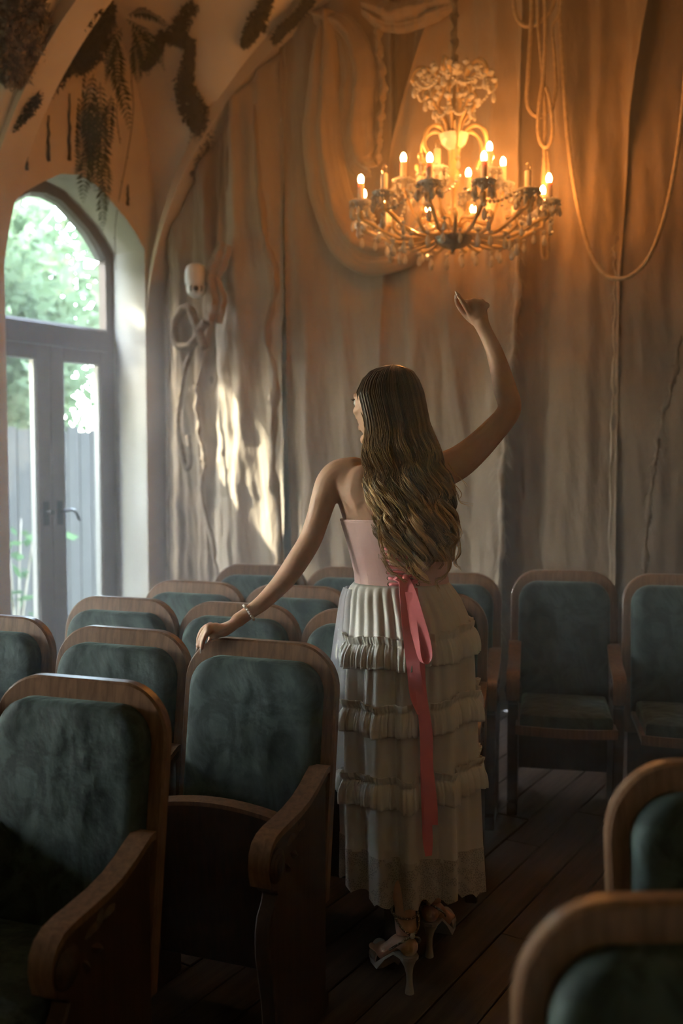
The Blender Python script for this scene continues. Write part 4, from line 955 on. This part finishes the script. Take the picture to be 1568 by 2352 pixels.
# head
FD = V(-.70, .71, -.06).normalized(); HU = V(0, 0, 1); HU = (HU - FD * HU.dot(FD)).normalized(); HS = FD.cross(HU).normalized()
HC = A(881, 931, WY + .03)
def hp(f, s, u): return HC + FD * f + HS * s + HU * u
rs = []
for j in range(19):
    ph = PI * j / 18 + .0005 * (j == 0) - .0005 * (j == 18); zz = math.cos(ph); rr = math.sin(ph); ring = []
    for a in range(28):
        th = 2 * PI * a / 28; x, y = math.cos(th) * rr, math.sin(th) * rr
        fx = x * (.094 if x > 0 else .098); sy = y * .073; uz = zz * (.104 if zz > 0 else .112)
        if zz < -.1: k_ = (-zz - .1) / .9; sy *= 1 - .42 * k_; fx = fx * (1 - .10 * k_) + (.026 * k_ if x > -.2 else .035 * k_)
        ring.append(hp(fx, sy, uz))
    rs.append(ring)
body.rings(rs)
def htube(pts, rad, n=8): body.tube([hp(*p) for p in pts], rad, n)
htube([(.088, 0, .028), (.098, 0, .008), (.110, 0, -.016), (.106, 0, -.026), (.092, 0, -.030)], [.007, .008, .010, .010, .006])
for s_ in (-1, 1):
    htube([(.100, s_ * .009, -.024), (.092, s_ * .012, -.026)], [.006, .005]); htube([(.086, s_ * .012, .034), (.080, s_ * .036, .036), (.060, s_ * .058, .026)], [.006, .007, .004])
    htube([(.004, s_ * .070, .025), (-.006, s_ * .078, .018), (-.006, s_ * .079, -.006), (.004, s_ * .072, -.026)], [.006, .008, .008, .005])
    htube([(.070, s_ * .040, -.014), (.058, s_ * .052, -.012), (.03, s_ * .062, -.004)], [.014, .014, .010])
htube([(.088, -.02, -.056), (.096, 0, -.053), (.088, .02, -.056)], [.004, .006, .004]); htube([(.087, -.018, -.064), (.095, 0, -.066), (.087, .018, -.064)], [.004, .0065, .004])
ball_(body, hp(.082, 0, -.094), .016)
# legs and feet
def foot(H, T, knee, hip):
    d = (T - H); d.z = 0; L_ = d.length; d.normalize(); s_ = d.cross(V(0, 0, 1))
    P = lambda f, z, o=0: H + d * f + V(0, 0, z) + s_ * o
    def t_(rows_, flat=1.0):
        q = crom([(*p, r) for p, r in rows_], 26); pts = [Vector(x[:3]) for x in q]; body.tube([pts[0]] + pts + [pts[-1]], [.001] + [x[3] for x in q] + [.001], 14, flat=flat, side=tuple(s_))
    t_([(hip, .078), (hip * .5 + knee * .5, .066), (knee, .048), (knee * .55 + P(.03, .22) * .45, .052), (knee * .2 + P(.03, .22) * .8, .038), (P(.026, .235), .030), (P(.024, .20), .031), (P(.012, .16), .030)])
    t_([(P(-.004, .137), .022), (P(.004, .133), .027), (P(.05, .125), .030), (P(.10, .085), .031), (P(.145, .050), .034), (P(.185, .042), .028)], .75)
    ball_(body, P(.0, .132), .027)
    for i, (o_, ln, r) in enumerate(((-.022, .225, .0105), (-.006, .228, .0085), (.008, .220, .008), (.019, .212, .0075), (.029, .200, .007))):
        body.tube([P(.165, .042, o_ * .9), P(.19, .043, o_), P(ln - .01, .037, o_), P(ln, .033, o_)], [r, r, r * .95, r * .5], 8)
    return P
hipL, hipR = A(905, 1500, WY), A(975, 1500, WY); knL, knR = A(915, 1800, WY + .01), A(975, 1790, WY + .05)
PN = foot(heelN, toeN, knL, hipL); PF = foot(heelF, toeF, knR, hipR)
o = body.build('body', 'skin', wm, origin=WO)
md = o.modifiers.new('skin_union', 'REMESH'); md.mode = 'VOXEL'; md.voxel_size = .0036; md.use_smooth_shade = True
md = o.modifiers.new('soften', 'SMOOTH'); md.factor = .5; md.iterations = 6
def wpart(mb, name, mt, par=wm, **kw): return mb.build(name, mt, par, origin=WO, **kw)
# nails
for hand, dirs in ((rt, 1), (lf, 1)):
    for nm, pts in hand.items():
        t = (pts[-1] - pts[-3]).normalized(); p = pts[-1] + t * .002; ln = .017 if nm != 'thumb' else .014
        if hand is rt and nm in ('middle', 'ring', 'little'): ln = .008
        up = V(0, -1, 0) if hand is rt else V(-.6, -.6, .3); up = (up - t * up.dot(t)).normalized(); sd = t.cross(up); mb = MB(); rs = []
        for i in range(6):
            u = i / 5; w_ = .0048 * (1 - u ** 2.2) + .0006
            c = p + t * (u * ln - .004) + up * (.0048 - .002 * u)
            rs.append([c - sd * w_ - up * .001, c + up * .0010, c + sd * w_ - up * .001, c - up * .0012])
        mb.rings(rs); wpart(mb, 'fingernail', 'nail')
# face details
for s_ in (-1, 1):
    mb = MB(); ball_(mb, hp(.074, s_ * .031, .014), .0135); e = wpart(mb, 'eye', 'eye_white')
    mb = MB(); c = hp(.0868, s_ * .032, .013); mb.tube([hp(.082, s_ * .032, .013), c + FD * .0012], .0058, 10); mb.build('iris', 'lash', e, origin=WO)
    mb = MB(); mb.tube([hp(.084, s_ * .018, .020), hp(.088, s_ * .031, .024), hp(.082, s_ * .046, .021)], [.0016, .0022, .0016], 6)
    for i in range(9):
        u = i / 8; b_ = hp(.083 + .004 * math.sin(PI * u), s_ * (.018 + .028 * u), .021 + .003 * math.sin(PI * u)); mb.tube([b_, b_ + FD * .004 + HS * s_ * .003 * u + HU * .003], [.0008, .0003], 3)
    wpart(mb, 'eyelashes', 'lash')
mb = MB(); mb.tube([hp(.089, -.019, -.0565), hp(.0985, 0, -.054), hp(.089, .019, -.0565)], [.002, .0045, .002], 8); mb.tube([hp(.088, -.016, -.0635), hp(.0975, 0, -.0655), hp(.088, .016, -.0635)], [.002, .005, .002], 8); wpart(mb, 'lips', 'lip')

# ---- hair
HROWS = [(836, 893, 912), (842, 872, 930), (852, 850, 948), (872, 832, 962), (900, 822, 973), (930, 829, 979), (960, 836, 985), (1000, 838, 996), (1050, 837, 1012), (1100, 843, 1028), (1150, 853, 1038), (1200, 864, 1046), (1250, 872, 1048), (1300, 886, 1040), (1345, 915, 1012)]
YROW = [(836, WY + .03, .02), (852, WY + .03, .085), (880, WY + .03, .115), (930, WY + .03, .130), (980, WY + .025, .130), (1040, WY + .01, .130), (1080, WY, .133), (1140, WY, .140), (1200, WY, .142), (1300, WY, .140), (1345, WY, .135)]
def hair_pt(qv, y, lift=0.0, wob=0.0):
    l, r = lerp_rows(HROWS, y); yc, dp = lerp_rows(YROW, y)
    qq = max(-1.12, min(1.12, qv)); x = (l + r) / 2 + (r - l) / 2 * math.sin(qq * PI / 2) + wob
    dep = dp * math.cos(max(-1, min(1, qq)) * PI / 2 * (.86 if y > 1040 else .98)) ** (.55 if y > 1040 else .8)
    Yv = yc - dep - lift
    if y > 1040: Yv = min(Yv, WY - .085 - lift)
    else:
        if abs(qq) > 1: Yv += (abs(qq) - 1) * .35
        s = max(0, (y - 985) / 55); Yv = Yv * (1 - s) + min(Yv, WY - .075) * s if s > 0 else Yv
    return A(x, y, Yv)
hair = MB(); cols = []
def hcol(u, var):
    c0 = np.array((.045, .026, .013)); c1 = np.array((.16, .098, .045)); c2 = np.array((.40, .245, .10)); c3 = np.array((.52, .34, .155))
    if u < .25: c = c0 + (c1 - c0) * u / .25
    elif u < .6: c = c1 + (c2 - c1) * (u - .25) / .35
    else: c = c2 + (c3 - c2) * (u - .6) / .4
    return c * var * 1.25
nv0 = 0
# inner cap so that nothing shows through
def capf(a, b):
    y = 838 + (1290 - 838) * b; return hair_pt((a - .5) * 2.0, y, -.028)
hair.grid(capf, 40, 60)
for j in range(61):
    for i in range(41): cols.append(hcol(j / 60, .55))
rg = random.Random(5)
NL = 150; SEG = 44
for L_ in range(NL):
    q0 = -1.06 + 2.12 * (L_ + rg.random()) / NL
    layer = rg.choice((0, 1, 2)); lift = -.014 + .011 * layer + rg.uniform(-.003, .003)
    yend = 1345 - 110 * abs(q0 + .1) ** 1.6 - rg.random() * 75 - (2 - layer) * 6
    amp = rg.uniform(6, 15); wl = rg.uniform(78, 108); ph = rg.uniform(0, 2 * PI) * .35 + q0 * 2.2; var = rg.choice((.4, .6, .9, 1.0, 1.25, 1.6))
    curl = rg.uniform(.8, 1.6)
    for s in range(19):
        dq = rg.gauss(0, .021); dl = rg.gauss(0, .0040); ye = yend - abs(rg.gauss(0, 18)); v2 = var * rg.uniform(.8, 1.2); dph = rg.gauss(0, .26)
        ystart = 836 + rg.random() * 8 + abs(q0) * 12
        pts = []
        for i in range(SEG + 1):
            u = i / SEG; y = ystart + (ye - ystart) * u
            g = max(0, min(1, (y - 950) / 170)); g2 = max(0, (y - 1180) / 150)
            w_ = math.sin((y - 950) / wl * 2 * PI + ph + dph) * amp * g * (1 + .7 * g2 * curl)
            lf_ = math.cos((y - 950) / wl * 2 * PI + ph + dph) * .014 * g * (1 + .8 * g2 * curl)
            tip = max(0, (u - .8) / .2)
            pts.append(hair_pt(q0 + dq * (1 - .45 * tip), y, lift + dl + lf_, w_))
        n0 = len(hair.v); hair.tube(pts, [.0013 * (1 - .75 * max(0, (i / SEG - .75) / .25)) * (.5 if i == 0 else 1) for i in range(SEG + 1)], 3, cap=False)
        for i in range(SEG + 1):
            c = hcol(i / SEG * (ye - 836) / 500, v2); cols.extend([c] * 3)
# strands framing the face on the left and stray curls
for s in range(110):
    u0 = rg.random(); y0 = 846 + 20 * u0; pts = []; var = rg.uniform(.8, 1.5); amp = rg.uniform(3, 9); ph = rg.uniform(0, 6); ye = rg.uniform(1000, 1110); xo = rg.uniform(-4, 12)
    for i in range(SEG + 1):
        u = i / SEG; y = y0 + (ye - y0) * u; g = max(0, min(1, (y - 930) / 90))
        x = lerp_rows([(846, 868), (870, 836), (900, 822), (930, 828), (960, 838), (1000, 842), (1030, 846), (1060, 846), (1110, 848)], y)[0] + xo + math.sin(y / 88 * 2 * PI + ph * .3) * amp * g
        Yv = lerp_rows([(846, WY + .01), (900, WY + .045), (980, WY + .01), (1040, WY - .07), (1110, WY - .12)], y)[0] + rg.gauss(0, .0006) - u0 * .02
        pts.append(A(x, y, Yv))
    hair.tube(pts, [.0015 * (1 - .7 * max(0, (i / SEG - .7) / .3)) for i in range(SEG + 1)], 3, cap=False)
    for i in range(SEG + 1):
        c = hcol(min(1, .15 + i / SEG * .6), var); cols.extend([c] * 3)
for (pl, nn) in (([(1030, 1060), (1046, 1090), (1062, 1106), (1070, 1118)], 3), ([(1035, 1100), (1052, 1135), (1056, 1150), (1085, 1158)], 3), ([(1020, 1180), (1044, 1210), (1052, 1235), (1036, 1262), (1046, 1290)], 10), ([(1020, 1220), (1048, 1240), (1056, 1270), (1044, 1290), (1056, 1305)], 8), ([(1010, 1250), (1034, 1290), (1022, 1320), (1000, 1335), (1008, 1350)], 10), ([(940, 1290), (952, 1320), (972, 1334), (985, 1342)], 10), ([(880, 1280), (892, 1310), (912, 1322), (930, 1336)], 10), ([(868, 1210), (874, 1250), (884, 1276), (906, 1288)], 10)):
    for s in range(nn):
        q = crom([(*A(x + rg.gauss(0, 3), y + rg.gauss(0, 3), WY - .15 + rg.gauss(0, .006)),) for x, y in pl], 20); var = rg.uniform(.7, 1.3)
        hair.tube([Vector(p) for p in q], [.0014 * (1 - .7 * i / 19) for i in range(20)], 3, cap=False)
        for i in range(20): cols.extend([hcol(.8, var)] * 3)
me = hair.mesh('hair', True, WO)
ca = me.color_attributes.new('tone', 'FLOAT_COLOR', 'POINT')
arr = np.ones((len(me.vertices), 4), np.float32); cc = np.array(cols, np.float32); arr[:len(cc), :3] = cc[:len(arr)]
ca.data.foreach_set('color', arr.ravel())
m = mat('hair', (.2, .12, .05), .30, Specular_IOR_Level=.7, Sheen_Weight=.15); t_, b_ = nodes(m); an = t_.nodes.new('ShaderNodeAttribute'); an.attribute_name = 'tone'; t_.links.new(an.outputs['Color'], b_.inputs['Base Color'])
me.materials.append(m); ho = link('hair', me, wm); ho['label'] = 'long wavy hair, dark at the roots and golden at the ends'; ho['kind'] = 'stuff'

# ---- corset
CR = [(1188, 908, .160, .110), (1195, 908, .159, .110), (1230, 911, .149, .106), (1280, 916, .139, .100), (1315, 920, .134, .096), (1342, 923, .136, .098)]
def cors(th, y, off=0.0):
    cx, hw, hd = lerp_rows(CR, y); c = A(cx, y, WY); return c + V((hw + off) * math.sin(th), -(hd + off) * math.cos(th), 0)
mb = MB(); mb.grid(lambda a, b: cors(2 * PI * a, 1189 + 5 * math.sin(PI * a) + (1344 - 1189) * b), 96, 30, closed_u=True)
o = wpart(mb, 'corset', 'pink_satin', recalc=False); md = o.modifiers.new('thick', 'SOLIDIFY'); md.thickness = .003; md.offset = -1; cor = o
for th in (-1.42, -1.15, -.86, -.56, -.36, .36, .56, .86, 1.15, 1.42):
    mb = MB(); mb.tube([cors(th + .10 * (i / 12) * (-1 if th < 0 else 1) * -.6, 1191 + 151 * i / 12, .0010) for i in range(13)], .0024, 6); mb.build('boning', 'pink_satin', cor, origin=WO)
mb = MB(); mb.tube([cors(2 * PI * i / 60, 1190 + 5 * math.sin(PI * i / 60), .001) for i in range(61)], .003, 6); mb.build('top_binding', 'pink_satin', cor, origin=WO)
ye = [1200 + i * 13.2 for i in range(11)]
for s_ in (-1, 1):
    for y in ye:
        c = cors(s_ * .30, y, .003); nn = V(math.sin(s_ * .30), -math.cos(s_ * .30), 0); sd = V(0, 0, 1).cross(nn)
        mb = MB(); mb.tube([c + sd * .0048 * math.cos(2 * PI * i / 10) + V(0, 0, .0048 * math.sin(2 * PI * i / 10)) for i in range(11)], .0014, 5); mb.build('eyelet', 'brass', cor, origin=WO)
for i, y in enumerate(ye):
    for a, b in ((-.30, .30),) if i % 2 == 0 else ((-.30, .30), ):
        mb = MB(); y2 = y + (6 if i % 2 else -6)
        rs = []
        for j in range(9):
            u = j / 8; th = a + (b - a) * u; yy = y + (y2 - y) * u; p = cors(th, yy, .006 + .003 * math.sin(PI * u)); rs.append([p + V(0, 0, .0055), p + V(0, -.0015, 0), p - V(0, 0, .0055), p + V(0, .0015, 0)])
        mb.rings(rs); mb.build('lacing', 'coral_ribbon', cor, origin=WO)

# ---- skirt
SK = [(1335, 922, .136, .100), (1350, 921, .150, .108), (1375, 926, .164, .122), (1410, 933, .176, .138), (1450, 938, .186, .150), (1520, 939, .190, .155), (1650, 940, .195, .162), (1800, 944, .195, .172), (1950, 949, .193, .184), (2100, 952, .193, .190)]
SKZ = sorted([(-A(950, y, WY).z, cx, hw, hd) for y, cx, hw, hd in SK])
def skirt(th, z, off=0.0):
    cx, hw, hd = lerp_rows(SKZ, -z); z0 = A(950, 1335, WY).z
    dn = max(0, min(1, (z0 - z) / .9)); fine = math.cos(34 * th + 1.5 * math.sin(3 * th)); deep = math.cos(11 * th + .8 * math.sin(2 * th + 1) + .5 * hn(z * 2)) + .45 * math.cos(19 * th + 2 + .6 * hn(z * 2.6))
    deep = math.copysign(abs(deep) ** .75, deep)
    f = .0045 * fine * (1 - dn) * min(1, (z0 - z) / .04) + (.004 + .017 * dn) * deep * min(1, max(0, (z0 - z - .05) / .2))
    c = A(cx, 1335, WY); return V(c.x + (hw + f + off) * math.sin(th), WY - (hd + f + off) * math.cos(th), z)
zw = A(950, 1337, WY).z; zh = A(950, 2088, WY - .18).z; zlace = zh + .135
mb = MB(); mb.grid(lambda a, b: skirt(2 * PI * a, zw + (zlace - .008 - zw) * b), 280, 110, closed_u=True)
o = wpart(mb, 'skirt', 'satin', recalc=False); sk = o; md = o.modifiers.new('thick', 'SOLIDIFY'); md.thickness = .0018
mb = MB()
def lacep(a, b):
    th = 2 * PI * a; z = zlace + .004 + (zh + .014 * abs(math.sin(th * 15)) + .010 * math.sin(4 * th) - zlace) * b; return skirt(th, z, .003 + .004 * b * math.cos(26 * th))
mb.grid(lacep, 300, 22, closed_u=True); mb.build('lace_hem', 'lace', sk, origin=WO, recalc=False)
for py in (1497, 1650, 1815):
    zc_ = A(950, py, WY - .16).z; mb = MB()
    PR = [(.040, .013), (.034, .0125), (.026, .010), (.020, .0055), (.014, .0055), (.006, .011), (-.012, .017), (-.034, .019), (-.050, .018)]
    def ruf(a, b):
        th = 2 * PI * a; i = b * (len(PR) - 1); i0 = min(int(i), len(PR) - 2); f = i - i0
        dz = PR[i0][0] * (1 - f) + PR[i0 + 1][0] * f; of = PR[i0][1] * (1 - f) + PR[i0 + 1][1] * f
        g = .0045 * math.cos(64 * th + 3 * math.sin(5 * th) + py) * min(1, abs(dz - .017) / .03) + .002 * math.cos(131 * th)
        zz = zc_ + dz + .028 * math.sin(th) * (1 if th < PI else .3) + .006 * hn(th * 4 + py); return skirt(th, zz, of + g)
    mb.grid(ruf, 420, 18, closed_u=True); o = mb.build('ruffle', 'satin', sk, origin=WO, recalc=False); md = o.modifiers.new('thick', 'SOLIDIFY'); md.thickness = .0014
zs0, zs1 = A(800, 1350, WY).z, A(780, 1815, WY).z; mb = MB()
mb.grid(lambda a, b: skirt(-2.4 + 1.15 * a, zs0 + (zs1 - zs0 + .10 * a * a) * b, .003 + (.014 + .028 * b) * math.sin(PI * a) ** .6 + .003 * math.cos(a * 30) * math.sin(PI * a)), 60, 50); mb.build('sheer_overlay', 'sheer', sk, origin=WO, recalc=False)

# ---- ribbon
def ribbon(rows_, n=50):
    """rows: px, py, Y offset towards camera, half width px-metres, twist"""
    q = crom(rows_, n); mb = MB(); rs = []
    for px, py, off, w_, tw in q:
        p = A(px, py, WY - .16 - off); sd = V(math.cos(tw), math.sin(tw), 0); nn = V(-math.sin(tw), math.cos(tw), 0) * .0008
        rs.append([p - sd * w_ - nn, p + sd * w_ - nn, p + sd * w_ + nn, p - sd * w_ + nn])
    mb.rings(rs); return mb.build('ribbon', 'coral_ribbon', wm, origin=WO, auto=40)
o1 = A(930, 1330, WY - .12) - A(930, 1330, WY - .16)
r_ = [ribbon([(928, 1322, -.035, .012, .2), (930, 1350, -.012, .017, .3), (938, 1440, .018, .018, .1), (950, 1540, .026, .019, -.2), (958, 1600, .026, .020, .1), (966, 1640, .028, .012, .6)]),
      ribbon([(932, 1325, -.035, .010, -.4), (945, 1360, .0, .014, -.5), (962, 1420, .026, .015, -.3), (978, 1475, .034, .016, -.6), (984, 1510, .034, .013, -.9), (974, 1524, .036, .012, -1.2), (960, 1505, .030, .013, -.9), (950, 1440, .024, .012, -.5), (938, 1360, .0, .010, -.2)], 70),
      ribbon([(950, 1350, -.02, .010, .1), (962, 1480, .020, .014, -.2), (966, 1580, .024, .015, .1), (978, 1680, .032, .018, .0), (980, 1760, .036, .018, .2), (988, 1840, .040, .019, -.1), (990, 1895, .044, .019, .1)], 60),
      ribbon([(972, 1640, .018, .010, .2), (976, 1780, .032, .013, -.1), (980, 1880, .036, .014, .1), (982, 1930, .038, .014, 0), (984, 1966, .040, .010, .4)])]
mb = MB(); kp = A(930, 1326, WY - .115)
for s_ in (-1, 1): mb.tube([kp, kp + V(s_ * .018, -.012, .006), kp + V(s_ * .03, -.008, -.004), kp + V(s_ * .016, -.012, -.012), kp], [.006, .010, .010, .008, .005], 8, flat=.5)
ball_(mb, kp + V(0, -.012, 0), .011); mb.build('ribbon_knot', 'coral_ribbon', wm, origin=WO)

# ---- bracelet
wc = A(571, 1407, WY - .055); ax = (A(600, 1386, WY - .045) - A(545, 1425, WY - .062)).normalized(); e1 = ax.cross(V(0, 1, 0)).normalized(); e2 = ax.cross(e1)
PEARL = None
br = MB(); br.tube([wc + (e1 * math.cos(2 * PI * i / 24) + e2 * math.sin(2 * PI * i / 24)) * .0245 for i in range(25)], .0008, 4); bo = wpart(br, 'bracelet', 'pearl'); bo['label'] = 'pearl bracelet'
pm = MB(); ball_(pm, V(0, 0, 0), .0043, n=10); pme = pm.mesh('pearl'); fix_normals(pme); pme.materials.append(M['pearl'])
for i in range(22):
    a = 2 * PI * i / 22; link('pearl', pme, bo, wc + (e1 * math.cos(a) + e2 * math.sin(a)) * .0248 - WO)

# ---- sandals
def sandal(P, lbl):
    root = None
    sole = MB(); rs = []
    for f, z, w_ in ((-.026, .110, .012), (-.015, .109, .024), (.01, .108, .028), (.05, .098, .026), (.10, .060, .030), (.145, .024, .037), (.19, .017, .037), (.222, .016, .028), (.236, .016, .012)):
        rs.append([P(f, z, -w_), P(f, z, w_), P(f, z - (.009 if f < .12 else z - .001), w_ * .97), P(f, z - (.009 if f < .12 else z - .001), -w_ * .97)])
    sole.rings(rs); so = wpart(sole, 'sandal', 'shoe_satin', auto=35); so['label'] = lbl
    h = MB(); hr = []
    for z, rx, ry, f in ((.103, .027, .027, .004), (.09, .021, .022, .003), (.075, .013, .014, .0), (.055, .009, .010, -.004), (.03, .009, .010, -.006), (.012, .0115, .013, -.006), (.0, .013, .014, -.006)):
        hr.append([P(f + math.cos(2 * PI * i / 14) * ry, z, math.sin(2 * PI * i / 14) * rx) for i in range(14)])
    h.rings(hr); h.build('heel', 'shoe_satin', so, origin=WO, auto=50)
    ts = MB(); ts.grid(lambda a, b: P(.148 + .058 * b + .010 * math.sin(PI * a), .022 + .046 * math.sin(PI * a) ** .7 * (1 - .25 * b), (a - .5) * .080 * (1 - .12 * b)), 20, 8); tt = ts.build('toe_strap', 'shoe_satin', so, origin=WO, recalc=False); md = tt.modifiers.new('thick', 'SOLIDIFY'); md.thickness = .003
    def strap(pts, r=.0032): mb = MB(); q = crom([tuple(p) for p in pts], 26); mb.tube([Vector(p) for p in q], r, 6); mb.build('strap', 'rhinestone', so, origin=WO)
    kn = P(-.022, .172)
    strap([P(.05, .105, -.036), P(.015, .130, -.040), P(-.015, .158, -.024), kn]); strap([P(.05, .105, .036), P(.015, .130, .040), P(-.015, .158, .024), kn])
    strap([kn, P(-.014, .188, -.022), P(.010, .210, -.034), P(.03, .224, -.035)]); strap([kn, P(-.014, .188, .022), P(.010, .210, .034), P(.03, .224, .035)])
    strap([P(.027 + .037 * math.cos(2 * PI * i / 14), .222 + .006 * math.cos(2 * PI * i / 14), .037 * math.sin(2 * PI * i / 14)) for i in range(15)])
    mb = MB(); ball_(mb, kn, .008); mb.build('strap_knot', 'shoe_satin', so, origin=WO)
sandal(PN, 'ivory satin high heel sandal, near foot'); sandal(PF, 'ivory satin high heel sandal, far foot')

# ================================================================ HAZE IN THE HALL
m = bpy.data.materials.new('haze'); m.use_nodes = True; t = m.node_tree; t.nodes.clear()
o = t.nodes.new('ShaderNodeOutputMaterial'); vs = t.nodes.new('ShaderNodeVolumeScatter'); vs.inputs['Density'].default_value = .05; vs.inputs['Anisotropy'].default_value = .35; vs.inputs['Color'].default_value = (.95, .97, 1, 1)
t.links.new(vs.outputs[0], o.inputs['Volume'])
hz = MB().box((.01, .01, .01), (3.7, ROOM_W - .01, 4.75), lambda p: R(p.x, p.y, p.z)).build('haze', m, smooth=False); tag(hz, 'thin haze hanging in the hall air', 'haze', kind='stuff')
